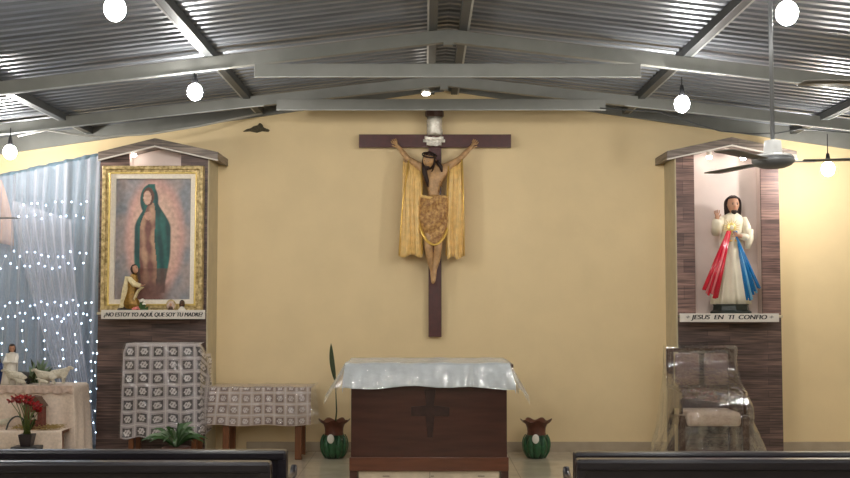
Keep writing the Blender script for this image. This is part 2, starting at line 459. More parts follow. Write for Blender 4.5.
# ------------------------------------------------------------------ camera, world
cam = bpy.data.cameras.new('camera'); co = bpy.data.objects.new('camera', cam); COL.objects.link(co)
co.location = (0, 0, EYE); co.rotation_euler = (PI / 2 + PITCH, 0, 0)
cam.sensor_width = 36; cam.lens = 36 * F / 850; cam.clip_end = 60
scene.camera = co
w = bpy.data.worlds.new('world'); scene.world = w; w.use_nodes = True
w.node_tree.nodes['Background'].inputs[0].default_value = (.6, .7, .9, 1); w.node_tree.nodes['Background'].inputs[1].default_value = .05
vs = scene.view_settings; vs.view_transform = 'Standard'; vs.look = 'None'; vs.gamma = 1; vs.exposure = .52

# ------------------------------------------------------------------ room shell
SL = .118; RT = EYE + 1.985; RZ = RT + .07          # roof slope, ridge underside height
XL, XR, YB = CX - 5.2, CX + 5.2, -3.0
def roofz(x): return RZ - SL * abs(x - CX)
MB().box(XL, XR, YB, 7.7, -.1, 0).build('floor', 'nave_tile', kind='structure')
MB().box(XL, XR, 7.7, WY, -.1, PZ).build('floor_platform', 'floor_tile', kind='structure')
MB().prism([(XL, -.1), (XR, -.1), (XR, roofz(XR) + .1), (CX, RZ + .1), (XL, roofz(XL) + .1)], WY, WY + .15).build('wall_back', 'wall_cream', kind='structure')
MB().prism([(XL, -.1), (XR, -.1), (XR, roofz(XR) + .1), (CX, RZ + .1), (XL, roofz(XL) + .1)], YB - .15, YB).build('wall_rear', 'wall_side', kind='structure')
MB().box(XL - .15, XL, YB, WY, -.1, roofz(XL) + .1).build('wall_left', 'wall_side', kind='structure')
MB().box(XR, XR + .15, YB, WY, -.1, roofz(XR) + .1).build('wall_right', 'wall_side', kind='structure')
# corrugated roof: trapezoid ribs that run down each slope
rf = MB(); per = .118; ys = []; y = YB
while y < WY:
    ys += [(y, 0), (y + per * .42, 0), (y + per * .58, .03), (y + per * .84, .03)]; y += per
for sgn in (-1, 1):
    xe = CX + sgn * 5.2
    vsl = []
    for (yy, dz) in ys: vsl += [(CX, yy, RZ + dz), (xe, yy, roofz(xe) + dz)]
    rf.add(vsl, [(2 * i, 2 * i + 1, 2 * i + 3, 2 * i + 2) for i in range(len(ys) - 1)])
rf.build('ceiling', 'galvanised', fixn=False, solid=.002, kind='structure')
MB().box(WX(310, 452, WY) - .6, XR, WY - .012, WY, PZ, PZ + .09).build('baseboard_back', 'skirting', kind='structure', bevel=.002)

# roof trusses and purlins
def raft(x): return RT - SL * abs(x - CX)      # top of the rafters; the purlins lie on them
def truss(Y, tie_z, tx0, tx1, n, lift=0.):
    t = thing('beam_%d' % n, (CX, Y, RT), kind='structure')
    for sgn in (-1, 1):
        xe = CX + sgn * 5.2
        MB().bar((CX + sgn * .002, Y, RT - .0475 + lift * .2), (xe, Y, raft(xe) - .0475 + lift), .06, .095).build('rafter', 'steel_paint', t, bevel=.003)
        x1 = CX + sgn * 1.6; k = .2 + .8 * 1.6 / 5.2
        MB().bar((x1, Y - .032, raft(x1) - .098 + lift * k), (xe, Y - .032, raft(xe) - .098 + lift), .016, .008).build('flange', 'steel_light', t)  # paler steel puts the lit lower edge into the colour
    MB().box(tx0, tx1, Y - .085, Y - .035, tie_z, tie_z + .095).build('tie_beam', 'steel_paint', t, bevel=.003)
    MB().box(tx0, tx1, Y - .09, Y - .075, tie_z - .006, tie_z).build('flange', 'steel_light', t)  # pale strip: light along the bottom of the tie, painted in
    MB().box(CX - .035, CX + .035, Y - .036, Y + .02, RT - .12, RT - .005).build('ridge_plate', 'steel_paint', t)
truss(9.7, EYE + 1.675, WX(277, 104, 9.65), WX(605, 104, 9.65), 1, .05)
truss(8.0, EYE + 1.622, WX(255, 70, 7.95), WX(640, 70, 7.95), 2)
for i, Y in enumerate((5.66, 3.4, 1.1, -1.2)): truss(Y, EYE + 1.63, CX - 1.4, CX + 1.4, 3 + i)
k = 0
for xx in (-.11, .11, -1.75, 1.75, -3.38, 3.36, -4.95, 4.95):
    k += 1; x = CX + xx
    pl = thing('purlin_%d' % k, (x, 4, roofz(x)), kind='structure')
    MB().box(x - .03, x + .03, YB, WY, roofz(x) - .068, roofz(x) - .003).build('purlin_web', 'steel_dark', pl, bevel=.002)
    s = 1 if xx > 0 else -1
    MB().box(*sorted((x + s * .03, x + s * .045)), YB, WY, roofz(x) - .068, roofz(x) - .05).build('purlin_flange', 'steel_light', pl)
# grey plates on the wall under the sheets, deeper towards the sides
zc = WZ(90, WY - .03)
for sgn, nm in ((-1, 'trim_1'), (1, 'trim_2')):
    xe = CX + sgn * 5.2
    MB().prism([(CX, roofz(CX)), (xe, roofz(xe)), (xe, zc - 5.2 * .146), (CX, zc)], WY - .03, WY).build(nm, 'steel_paint', kind='structure')

# ------------------------------------------------------------------ bulbs
def bulb(px, py, Y, topz, label, group='bare bulbs hanging under the roof trusses', x=None, z=None, r=.055):
    if px is not None: p = W(px, py, Y)
    else: p = Vector((x, Y, z))
    t = thing('light_bulb', p, label, 'light bulb', group)
    MB().ball(p, (r, r, r * 1.15), 16, 12).build('globe', 'bulb_glow', t, smooth=True)
    MB().lathe(p + Vector((0, 0, r * .95)), [(.022, 0), (.024, .012), (.018, .05), (.014, .085)], 12).build('socket', 'black_plastic', t, smooth=True)
    if topz - p.z - r > .13: MB().tube([p + Vector((0, 0, .1)), (p.x, p.y, topz)], .004, 6).build('cord', 'black_plastic', t)
    return t
bulb(195, 92, 7.94, WZ(76, 7.94), 'lit bare bulb below the left end of the nearer truss tie')
bulb(682, 104, 7.94, WZ(77, 7.94), 'lit bare bulb on a long dark socket right of the nearer tie beam')
bulb(115, 9, 5.6, EYE + 1.75, 'lit bare bulb at the top left edge, before the corrugated roof')
bulb(787, 13, 5.6, EYE + 1.75, 'lit bare bulb at the top edge beside the fan rod')
bulb(10, 152, 9.64, WZ(128, 9.64), 'lit bare bulb above the pale blue curtain')
bulb(828, 169, 9.64, WZ(134, 9.64), 'lit bare bulb dangling on a thin wire right of the wood shrine')
for x, Y in ((-1.6, 3.3), (1.85, 3.3), (-1.6, 1.0), (1.85, 1.0), (.2, -1.2), (.17, 4.4), (-3.6, 5.3), (3.95, 5.3), (-3.6, 2.2), (3.95, 2.2), (-1.6, -1.5), (1.85, -1.5)):  # added bulbs out of view, there to brighten the wall and floor
    bulb(None, None, Y, EYE + 1.7, 'added unseen bulb high over the nave pews, brightens the room', 'added bulbs over the nave', x=x, z=EYE + 1.45)
# sagging cables
MB().tube([W(a, b, Y) for a, b, Y in ((18, 136, 9.6), (46, 130, 9.6), (72, 134, 9.62), (100, 137, 9.7), (150, 134, 9.85), (200, 126, 10.0), (262, 113, 10.3))], .009, 6).build(
    'cable', 'cable', smooth=True, label='thin white cable sagging across the wall above the blue curtain', category='cable')
MB().tube([W(a, b, Y) for a, b, Y in ((600, 108, 9.6), (660, 112, 9.6), (690, 122, 9.6), (720, 131, 9.6), (752, 134, 9.6), (778, 133, 9.6), (800, 129, 9.6), (850, 133, 9.6))], .006, 6).build(
    'cable', 'steel_dark', smooth=True, label='dark cable sagging above the right shrine behind the fan rod', category='cable')

# ------------------------------------------------------------------ ceiling fans
def fan(p, topz, label, ang, rod=True):
    t = thing('ceiling_fan', p, label, 'ceiling fan', 'ceiling fans on long rods')
    x, y, z = p
    MB().tube([(x, y, z + .08), (x, y, topz)], .011, 10).build('rod', 'fan_dark', t, smooth=True)
    MB().lathe((x, y, topz - .06), [(.02, 0), (.05, .02), (.055, .06)], 16).build('rod_cover', 'fan_grey', t, smooth=True)
    MB().lathe((x, y, z), [(.045, .03), (.046, .035), (.04, .10), (.012, .106)], 20).build('coupling', 'fan_white', t, smooth=True)
    MB().lathe((x, y, z), [(.02, -.038), (.06, -.034), (.088, -.022), (.103, -.006), (.103, .006), (.098, .018)], 32).build('motor', 'fan_dark', t, smooth=True)
    MB().lathe((x, y, z), [(.1, .018), (.085, .03), (.03, .036)], 32).build('motor_cover', 'fan_white', t, smooth=True)
    for k in range(3):
        a = ang + k * 2 * PI / 3; d = Vector((math.cos(a), math.sin(a), 0)); n = Vector((-d.y, d.x, 0)); c = Vector(p)
        b = MB().sheet(10, 2, lambda u, v: c + d * (.14 + .40 * u) + n * (v - .5) * (.08 + .03 * u) * (1 if u < .97 else .8) + Vector((0, 0, -.002))).build('blade', 'blade', t, smooth=True, solid=.004)
        MB().bar(c + d * .09 + Vector((0, 0, -.004)), c + d * .2 + Vector((0, 0, -.008)), .03, .005).build('bracket', 'fan_grey', b)
    return t
p = W(773, 161, 5.4)
fan(p, roofz(p.x), 'grey ceiling fan with white hub on a long rod, before the right shrine', -.2)
p2 = W(18, 219, 9.0) + Vector((-.54, 0, .01))
fan(p2, roofz(p2.x), 'ceiling fan of which only a blade tip shows over the blue curtain', 0.0)
p3 = W(801, 85, 4.05) + Vector((.54, 0, .01))
fan(p3, roofz(p3.x), 'ceiling fan of which only a blade shows at the upper right edge', PI)

# ------------------------------------------------------------------ shrines (wall niches)
NF = 10.06   # front face of the shrine boxes
def shrine(x0, x1, rx0, rx1, ledge_y, apex, hood, hy, hd, label, spots, front_mat):
    """pixel columns: box x0..x1, recess rx0..rx1; apex (px,py); hood fascia end px; hd = hood front Y"""
    X0, X1 = WX(x0, 250, NF), WX(x1, 250, NF); A, B = WX(rx0, 250, NF), WX(rx1, 250, NF)
    zl = WZ(ledge_y, NF); ax = WX(apex[0], apex[1], hd); az = WZ(apex[1], hd)
    t = thing('wall_shrine', ((X0 + X1) / 2, NF, PZ), label, 'shrine', 'wood-clad wall shrines')
    ztop = WZ(156, NF)
    MB().box(X0, X1, NF, WY, PZ, zl - .02).build('lower_cladding', 'plank_dark', t)
    MB().box(X0 + .06, X1 - .06, NF - .235, WY - .02, zl - .02, zl).build('ledge', 'niche_side', t, bevel=.002)
    zt = ztop + .02
    for (a, b) in ((X0, A), (B, X1)):
        MB().box(a, b, NF, NF + .03, zl, zt).build('side_cladding', front_mat, t)
    MB().box(X0, X0 + .03, NF + .03, WY, zl, zt).build('side_wall', 'niche_side', t)
    MB().box(X1 - .03, X1, NF + .03, WY, zl, zt).build('side_wall', 'niche_side', t)
    # painted skin on the flank that faces the middle of the room
    if (X0 + X1) / 2 < 0: MB().box(X1, X1 + .012, NF + .003, WY, PZ, zt).build('flank', 'niche_side', t)
    else: MB().box(X0 - .012, X0, NF + .003, WY, PZ, zt).build('flank', 'niche_side', t)
    MB().prism([(X0 + .03, zl), (X1 - .03, zl), (X1 - .03, zt - .02), (ax, zt + .09), (X0 + .03, zt - .02)], NF + .15, NF + .19).build('back_panel', 'pink_panel', t)
    MB().box(A - .02, A, NF + .03, NF + .15, zl, zt).build('reveal', 'pink_panel', t)
    MB().box(B, B + .02, NF + .03, NF + .15, zl, zt).build('reveal', 'pink_panel', t)
    h0, h1 = WX(hood[0], hy, hd), WX(hood[1], hy, hd)
    zh = WZ(hy, hd); th = .07
    for (e, s) in ((h0, -1), (h1, 1)):
        MB().prism([(ax, az), (e, zh), (e, zh - th), (ax, az - th)], hd, WY).build('hood', 'hood_wood', t, bevel=.003)
        MB().prism([(ax, az - th), (e, zh - th), (e, zh - th - .012), (ax, az - th - .012)], hd - .006, hd + .02).build('hood_trim', 'sign_white', t)
    for i, (a, b) in enumerate(spots):
        q = W(a, b, NF + .02)
        s = MB().lathe(q + Vector((0, 0, .0)), [(.008, .05), (.022, .045), (.024, .0), (.02, -.01)], 14).build('spotlight', 'sign_white', t, smooth=True)
        MB().ball(q + Vector((0, -.004, -.012)), (.026, .026, .02), 12, 8).build('lamp', 'spot_glow', s, smooth=True)
    return t, zl
sL, zlL = shrine(99, 207, 128, 180, 312, (155, 138), (98, 218), 152, 9.98, 'brown plank-clad wall shrine with a pitched hood, holding the gold framed picture', [(134, 154)], 'plank_dark')
sR, zlR = shrine(677, 780, 695, 762, 315, (732, 137), (667, 797), 151, 9.98, 'brown plank-clad wall shrine with a pitched hood, holding the robed statue', [(709, 156), (743, 157)], 'plank_red')

# gold framed picture
FY = 9.98
X0, X1 = WX(102, 240, FY), WX(203, 240, FY); Z1 = WZ(166, FY); Z0 = zlL
pic = thing('framed_picture', ((X0 + X1) / 2, FY, Z0), 'large picture in an ornate gold frame leaning in the left shrine', 'picture')
def ring(x0, x1, z0, z1, w, y0, y1):
    mb = MB()
    o = [(x0, z0), (x1, z0), (x1, z1), (x0, z1)]; i = [(x0 + w, z0 + w), (x1 - w, z0 + w), (x1 - w, z1 - w), (x0 + w, z1 - w)]
    for k in range(4):
        k2 = (k + 1) % 4
        mb.prism([o[k], o[k2], i[k2], i[k]], y0, y1)
    return mb
ring(X0, X1, Z0, Z1, .035, FY - .03, FY + .06).build('outer_moulding', 'gold_frame', pic, bevel=.008)
ring(X0 + .033, X1 - .033, Z0 + .033, Z1 - .033, .028, FY - .012, FY + .06).build('middle_moulding', 'gold_frame', pic, bevel=.006)
ring(X0 + .06, X1 - .06, Z0 + .06, Z1 - .06, .012, FY - .022, FY + .06).build('gilt_bead', 'gold_bright', pic, bevel=.003)
ring(X0 + .071, X1 - .071, Z0 + .071, Z1 - .071, .045, FY + .0, FY + .06).build('linen_liner', 'liner', pic, bevel=.003)
px0, px1, pz0, pz1 = X0 + .11, X1 - .11, Z0 + .11, Z1 - .11
from mathutils import noise as mn
def paint(u, v):
    n = mn.noise(Vector((u * 6, v * 9, 1))); n2 = mn.noise(Vector((u * 22, v * 30, 4)))
    c = mixc(rgb(164, 148, 144), rgb(134, 136, 142), .5 + n)
    e = ((u - .52) / .42) ** 2 + ((v - .52) / .52) ** 2
    c = mixc(c, rgb(208, 156, 142), (1 - sm(.6, 1.1, e)) * .8)
    c = mixc(c, rgb(222, 190, 164), (1 - sm(.15, .8, e)) * .6)
    # a plain standing robed figure
    ax = .46 + .03 * math.sin(v * 3)
    half = .05 + .20 * sm(.86, .58, v) - .05 * sm(.4, .1, v)
    d = abs(u - ax) / half
    if .06 < v < .955:
        if v > .66: d = min(d, math.hypot((u - .44) / .125, (v - .82) / .135))
        if d < 1:
            cl = mixc(rgb(40, 100, 92), rgb(24, 66, 66), .5 + .9 * n + .4 * math.sin(u * 60 + v * 8))
            inner = rgb(120, 78, 70)
            dl = (u - ax) / half
            ic = mixc(inner, rgb(186, 146, 118), .5 + .5 * math.sin(u * 48 + v * 5) + n)
            if v < .80 and -.66 < dl < .22 + .12 * math.sin(v * 9): cl = ic
            if v < .26: cl = mixc(cl, rgb(110, 70, 60), .6)
            c = mixc(cl, c, sm(.9, 1, d))
        if math.hypot((u - .43) / .075, (v - .85) / .075) < 1: c = rgb(96, 62, 52)
        if math.hypot((u - .415) / .052, (v - .84) / .058) < 1: c = mixc(rgb(214, 176, 154), rgb(176, 130, 108), abs(math.sin(v * 90)) * .4)
        if math.hypot((u - .43) / .05, (v - .69) / .035) < 1: c = rgb(196, 150, 128)
    if v < .17:
        c = mixc(c, rgb(112, 78, 70), (1 - sm(.1, .35, abs(u - .45))) * (1 - sm(.1, .17, v)) )
    g = 1 + .22 * n2
    return (c[0] * g, c[1] * g, c[2] * g, 1)
MB().sheet(110, 180, lambda u, v: (px0 + (px1 - px0) * u, FY + .03, pz0 + (pz1 - pz0) * v), paint).build('canvas', 'painting', pic, fixn=False)

# sign boards
def sign(x0, x1, y0, y1, body, tw, label, Y, cx=None):
    a, b = W(x0, y1, Y), W(x1, y0, Y)
    o = thing('sign_board', ((a.x + b.x) / 2, Y, a.z), label, 'sign')
    MB().box(a.x, b.x, Y, Y + .018, a.z, b.z).build('board', 'sign_white', o, bevel=.002)
    text(body, (b.x - a.x) * tw, (a.x + b.x) / 2, (a.z + b.z) / 2, Y - .0005, (b.z - a.z) * .68, 'ink', o, shear=.2, bold=.005)
    return o
sign(101, 205, 310, 319, '¿NO ESTOY YO AQUÍ, QUE SOY TU MADRE?', .95, 'white board with black hand lettering below the gold framed picture', 9.80)
sign(680, 779, 313.5, 322, '÷ JESUS  EN  TI  CONFIO ÷', .88, 'white board with black hand lettering below the robed statue', 9.80)

# kneeling figurine with roses on the left shrine ledge
LY = 9.88
b0 = W(132, 309, LY); sc = 1.0
fg = thing('kneeling_figurine', (b0.x, LY, zlL), 'painted figurine of a kneeling man in a cream cloak, before the gold frame', 'figurine')
zz = zlL; bx = b0.x
MB().loft([(bx - .01, LY, zz, .115, .035), (bx - .02, LY, zz + .03, .11, .035), (bx - .03, LY, zz + .05, .07, .03)], 20, 5, .12).build('rock_base', 'rock', fg, smooth=True)
MB().loft([(bx + .01, LY, zz + .03, .085, .04), (bx - .01, LY, zz + .08, .08, .04), (bx - .02, LY, zz + .14, .055, .035), (bx - .01, LY, zz + .22, .045, .033), (bx, LY, zz + .29, .05, .034), (bx + .01, LY, zz + .325, .03, .025), (bx + .012, LY, zz + .35, .016, .016)], 24, 7, .08).build('tunic', 'figure_gold', fg, smooth=True)
MB().sheet(12, 10, lambda u, v: (bx - .045 - .05 * (1 - v) + .045 * math.sin(u * PI) * 1.1 - .01, LY - .045 + .09 * u + .006 * math.sin(v * 9), zz + .04 + .28 * v)).build('cloak', 'figure_cloth', fg, smooth=True, solid=.008)
MB().tube([(bx - .02, LY - .03, zz + .3), (bx + .03, LY - .045, zz + .25), (bx + .085, LY - .04, zz + .235)], [.024, .026, .02], 12).build('sleeve', 'figure_cloth', fg, smooth=True)
MB().sheet(10, 10, lambda u, v: (bx + .02 + .075 * v + .01 * math.sin(u * 9), LY - .05 + .06 * u, zz + .24 - .15 * u * 0 - .13 * (1 - v) * 1.0 + .02 * math.sin(v * 4))).build('apron', 'figure_cloth', fg, smooth=True, solid=.006)
V = []; E = []
V.append((Vector((bx + .075, LY - .04, zz + .237)), .012)); V.append((Vector((bx + .09, LY - .04, zz + .238)), .011)); E.append((0, 1))
hand(V, E, 1, V[1][0], (1, -.1, .15), (0, 0, 1), .035)
skin('hand', V, E, 'skin_pale', fg, sub=1)
head(fg, (bx + .02, LY - .002, zz + .385), .034, (-.25, 0, 1.1), long=.25)
def rose(parent, c, r, m):
    mb = MB()
    for k in range(9):
        a = k * 2.4; rr = r * (.25 + .08 * k)
        mb.ball(Vector(c) + Vector((math.cos(a) * rr * .6, math.sin(a) * rr * .5, -k * r * .06 + r * .3)), (r * .42, r * .42, r * .34), 8, 6)
    mb.build('rose', m, parent, smooth=True)
for dx, dz, m, r in ((.10, .105, 'white_glaze', .028), (.115, .075, 'white_glaze', .02), (.055, .035, 'pink_rose', .028), (.025, .03, 'pink_rose', .024)):
    rose(fg, (bx + dx, LY - .035, zz + dz), r, m)
MB().leaf((bx + .1, LY - .03, zz), (bx + .125, LY - .035, zz + .09), .03).leaf((bx + .08, LY - .03, zz), (bx + .09, LY - .035, zz + .1), .03).leaf((bx + .12, LY - .03, zz), (bx + .15, LY - .03, zz + .05), .03).build('rose_leaves', 'leaf_green', fg, smooth=True)
MB().tube([(bx + .1, LY - .025, zz), (bx + .1, LY - .03, zz + .1)], .003, 6).build('stem', 'stem', fg)
# oval portrait and bust at the right of the ledge
q = W(171, 303, LY)
ov = thing('oval_portrait', (q.x, LY, zlL), 'small oval portrait in a gilt rim at the frame foot', 'portrait')
MB().ball((q.x, LY, zlL + .058), (.047, .01, .056), 24, 14).build('rim', 'gold_frame', ov, smooth=True)
MB().ball((q.x, LY - .006, zlL + .058), (.036, .008, .044), 20, 12).build('portrait_face', 'lace_rose', ov, smooth=True)
MB().ball((q.x, LY - .014, zlL + .066), (.011, .004, .014), 12, 8).build('portrait_head', 'skin_pale', ov, smooth=True)
MB().loft([(q.x, LY - .012, zlL + .022, .024, .004), (q.x, LY - .012, zlL + .052, .016, .004)], 14).build('portrait_robe', 'figure_brown', ov, smooth=True)
MB().box(q.x - .035, q.x + .035, LY - .012, LY + .02, zlL, zlL + .012).build('foot', 'gold_frame', ov, bevel=.003)
q = W(182, 303, LY)
bs = thing('small_bust', (q.x, LY, zlL), 'tiny dark headed bust beside the oval portrait', 'figurine')
MB().loft([(q.x, LY, zlL, .034, .022), (q.x, LY, zlL + .02, .036, .022), (q.x, LY, zlL + .04, .022, .018), (q.x, LY, zlL + .052, .01, .01)], 18).build('shoulders', 'figure_white', bs, smooth=True)
head(bs, (q.x, LY, zlL + .078), .024, (0, 0, 0), skinm='figure_brown', long=.3)

# ------------------------------------------------------------------ robed statue in the right shrine
SY = 10.05
s0 = W(731, 313, SY); sx = s0.x; sz = zlR
def S(px, py, Y=SY): return W(px, py, Y)
st = thing('robed_statue', (sx, SY, sz), 'white robed bearded statue with red and blue rays in the right shrine', 'statue')
def Z(py): return WZ(py, SY)
MB().lathe((sx, SY, sz), [(.185, 0), (.19, .03), (.165, .045), (.16, .085), (.17, .1)], 8).build('base', 'statue_base', st, bevel=.004)
bxx = S(731, 260).x
MB().loft([(S(731, 303).x, SY, sz + .098, .168, .10, 1.3), (S(731, 298).x, SY, Z(296), .158, .10, 1.3), (S(731, 280).x, SY, Z(278), .13, .09, 1.1), (S(731, 255).x, SY, Z(255), .104, .08, .8),
           (S(732, 240).x, SY, Z(240), .098, .072, .6), (S(732, 228).x, SY, Z(228), .108, .074, .3), (S(732, 221).x, SY, Z(221), .116, .07, .15), (S(732, 216).x, SY, Z(216), .085, .055, 0), (S(733, 213).x, SY, Z(213), .04, .038, 0)], 72, 11, .11, .1).build('robe', 'robe_white', st, smooth=True)
MB().lathe((S(732, 241).x, SY, Z(242)), [(.093, 0), (.097, .006), (.093, .014)], 24, lambda t, i: 1 - .2 * abs(math.sin(t))).build('belt', 'gold_trim', st, smooth=True)
MB().tube([S(733, 216), S(733, 209)], .034, 14).build('neck', 'skin_pale', st, smooth=True)
head(st, S(733, 205, SY - .01), .066, (.08, 0, .05), long=1.5, beard=True, hw=1.22)
# right arm raised in blessing, left hand at the chest
MB().tube([S(721, 219), S(718, 227, SY - .06), S(716.5, 232, SY - .08), S(716.5, 222, SY - .13), S(717, 219, SY - .135)], [.036, .042, .046, .042, .034], 16).build('sleeve', 'robe_white', st, smooth=True)
MB().tube([S(743, 219), S(747, 228, SY - .04), S(747, 238, SY - .07), S(741, 236, SY - .13)], [.036, .038, .042, .03], 16).build('sleeve', 'robe_white', st, smooth=True)
MB().loft([(S(747, 238, SY - .07).x, SY - .08, Z(249), .02, .04), (S(747, 238).x, SY - .075, Z(240), .036, .045), (S(747, 230).x, SY - .06, Z(230), .04, .04)], 16).build('sleeve_drop', 'robe_white', st, smooth=True)
for wp, d, pn in ((S(717, 219, SY - .13), (-.05, -.1, 1), (0, -1, 0)), (S(741, 236, SY - .13), (-1, -.1, .25), (0, 1, .1))):
    V = [(wp - Vector(d).normalized() * .02, .022), (wp, .02)]; E = [(0, 1)]
    hand(V, E, 1, wp, d, pn, .075); skin('hand', V, E, 'skin_pale', st, sub=1)
# gilt sunburst
c = S(731.5, 227.5, SY - .115)
bst = MB()
for k in range(20):
    a = 2 * PI * k / 20; d = Vector((math.cos(a), 0, math.sin(a))); L_ = .085 if k % 2 else .068
    bst.tube([c + d * .025, c + d * L_], [.006, .001], 6)
sb = bst.lathe((0, 0, 0), [(.001, 0)], 3).build('sunburst', 'gold_bright', st)
MB().ball(c, (.04, .012, .04), 20, 12).build('medallion', 'gold_bright', sb, smooth=True)
MB().ball(c + Vector((0, -.012, 0)), (.02, .006, .022), 14, 8).build('boss', 'robe_white', sb, smooth=True)
for m1, m2, tgt, src in (('ray_red', 'ray_pink', [(703 + 1.75 * k, 291 + 1.2 * k) for k in range(9)], (729, 231)), ('ray_blue', 'ray_pale', [(760 - 1.6 * k, 289 + 1.6 * k) for k in range(9)], (735, 231))):
    par = None
    for pas in (0, 1):
        mb = MB()
        for k, (a, b) in enumerate(tgt):
            if (k in (2, 5)) != bool(pas): continue
            e = S(a, b + R.uniform(-3, 3), SY - .17 - .012 * (k % 2)); s_ = S(src[0] + (k - 4) * .35, src[1], SY - .12)
            mb.tube([s_, s_.lerp(e, .5) + Vector((0, -.006 * (k % 2), 0)), e], [.008, .012, .011], 8)
        o = mb.build('ray_fan', m1 if not pas else m2, st if par is None else par, smooth=True)
        par = par or o

# ------------------------------------------------------------------ crucifix
KY = 10.42
def K(px, py, Y=KY): return W(px, py, Y)
a, b = K(435, 337), K(435, 110)
cr = thing('crucifix', (a.x, KY, a.z), 'large dark red wooden crucifix with a gold draped figure on the cream wall', 'crucifix')
up = MB().box(K(428.5, 300).x, K(441.5, 300).x, KY, KY + .05, a.z, K(0, 118).z).build('upright', 'cross_wood', cr, bevel=.003)
MB().box(K(359, 141).x, K(511, 141).x, KY - .012, KY + .04, K(0, 147.5).z, K(0, 134.5).z).build('crossbar', 'cross_wood', cr, bevel=.003)
BY = KY - .10
def B(px, py, dy=0): return W(px, py, BY + dy)
V = [(B(434, 214), (.088, .06)), (B(433.5, 200), (.075, .052)), (B(433.5, 186), (.088, .06)), (B(434.5, 172), (.105, .066)), (B(434.5, 166), (.06, .045)), (B(432, 161, -.02), (.036, .034)), (B(431, 157, -.03), (.03, .03))]
E = [(0, 1), (1, 2), (2, 3), (3, 4), (4, 5), (5, 6)]
for sgn, sh, el, wr, hd in ((-1, (422.5, 168), (408, 159), (398.5, 147), (394, 141)), (1, (447, 167.5), (461, 158), (470.5, 147.5), (475.5, 141.5))):
    i = len(V)
    V += [(B(*sh), .048), (B((sh[0] + el[0]) / 2, (sh[1] + el[1]) / 2, .0), .036), (B(*el, .02), .03), (B((el[0] + wr[0]) / 2, (el[1] + wr[1]) / 2, .03), .029), (B(*wr, .05), .018)]
    E += [(3, i), (i, i + 1), (i + 1, i + 2), (i + 2, i + 3), (i + 3, i + 4)]
    d = B(*hd, .06) - B(*wr, .05)
    hand(V, E, i + 4, B(*wr, .05), d, (0, -1, 0), .085, curl=.6, thumb=sgn)
i = len(V)
V += [(B(429.5, 222), (.06, .055)), (B(429, 234, -.04), .055), (B(428.5, 248, -.07), .042), (B(430, 258, -.03), .04), (B(432.5, 271, -.0), .023), (B(432.8, 276, -.02), .024), (B(433, 284, -.05), (.024, .016))]
E += [(0, i)] + [(i + k, i + k + 1) for k in range(6)]
i = len(V)
V += [(B(438.5, 222), (.06, .055)), (B(439, 234, -.04), .055), (B(438, 247, -.07), .042), (B(437, 258, -.04), .04), (B(434.5, 270, -.05), .023), (B(434, 276, -.065), .024), (B(433.6, 283, -.09), (.024, .016))]
E += [(0, i)] + [(i + k, i + k + 1) for k in range(6)]
body = skin('figure', V, E, 'skin_cruc', cr, sub=2)
def figure_head(c, r, rot):
    rm = Euler(rot).to_matrix(); c = Vector(c)
    MB().ball(c, r, 24, 18, rm, head_fn).build('face', 'skin_cruc', body, smooth=True)
    MB().ball(c, r, 24, 16, rm, hair_fn(.9)).build('hair', 'hair_dark', body, smooth=True)
    e = MB()
    for sx in (-.32, .32): e.ball(c + rm @ Vector((sx * r, -.84 * r, .12 * r)), (.10 * r, .05 * r, .03 * r), 8, 6, rm)
    e.ball(c + rm @ Vector((0, -.94 * r, -.46 * r)), (.2 * r, .07 * r, .04 * r), 8, 6, rm)
    e.build('eyes_and_mouth', 'eye_dark', body, smooth=True)
    MB().ball(c + rm @ Vector((0, -.5 * r, -.85 * r)), (.5 * r, .4 * r, .55 * r), 14, 10, rm).build('beard', 'hair_dark', body, smooth=True)
    # plaited thorn band
    mb = MB()
    for ph in (0, 1.5, 3):
        mb.tube([c + rm @ Vector((math.cos(t * PI / 12) * r * 1.03, math.sin(t * PI / 12) * r * 1.1, (.84 + .08 * math.sin(5 * t * PI / 12 + ph)) * r)) for t in range(25)], .005, 6)
    mb.build('thorn_band', 'hair_dark', body, smooth=True)
figure_head(B(428.5, 160.5, -.09), .064, (.38, .28, -.3))
MB().tube([B(424, 163, -.09), B(424.5, 172, -.1), B(427, 181, -.085), B(428, 187, -.075)], [.022, .024, .018, .006], 10).tube([B(437, 161, -.06), B(441, 167, -.065), B(442, 172, -.06)], [.02, .018, .008], 10).build('hair_locks', 'hair_dark', body, smooth=True)
# rib and belly lines carved on the front of the trunk
rb = MB()
for k in range(4):
    for s in (-1, 1):
        rb.tube([B(434.5 + s * (2 + .5 * k), 173 + 3.2 * k, -.062), B(434.5 + s * (5.5), 174.5 + 3.2 * k, -.057), B(434.5 + s * 8, 177.5 + 3 * k, -.035)], [.004, .005, .003], 6)
rb.tube([B(434, 176, -.064), B(434, 202, -.055)], .004, 6).tube([B(429, 193, -.05), B(430, 187, -.057), B(434, 184.5, -.063), B(438, 187, -.057), B(439, 193, -.05)], .005, 6)
rb.build('ribs', 'gold_brocade', body, smooth=True)
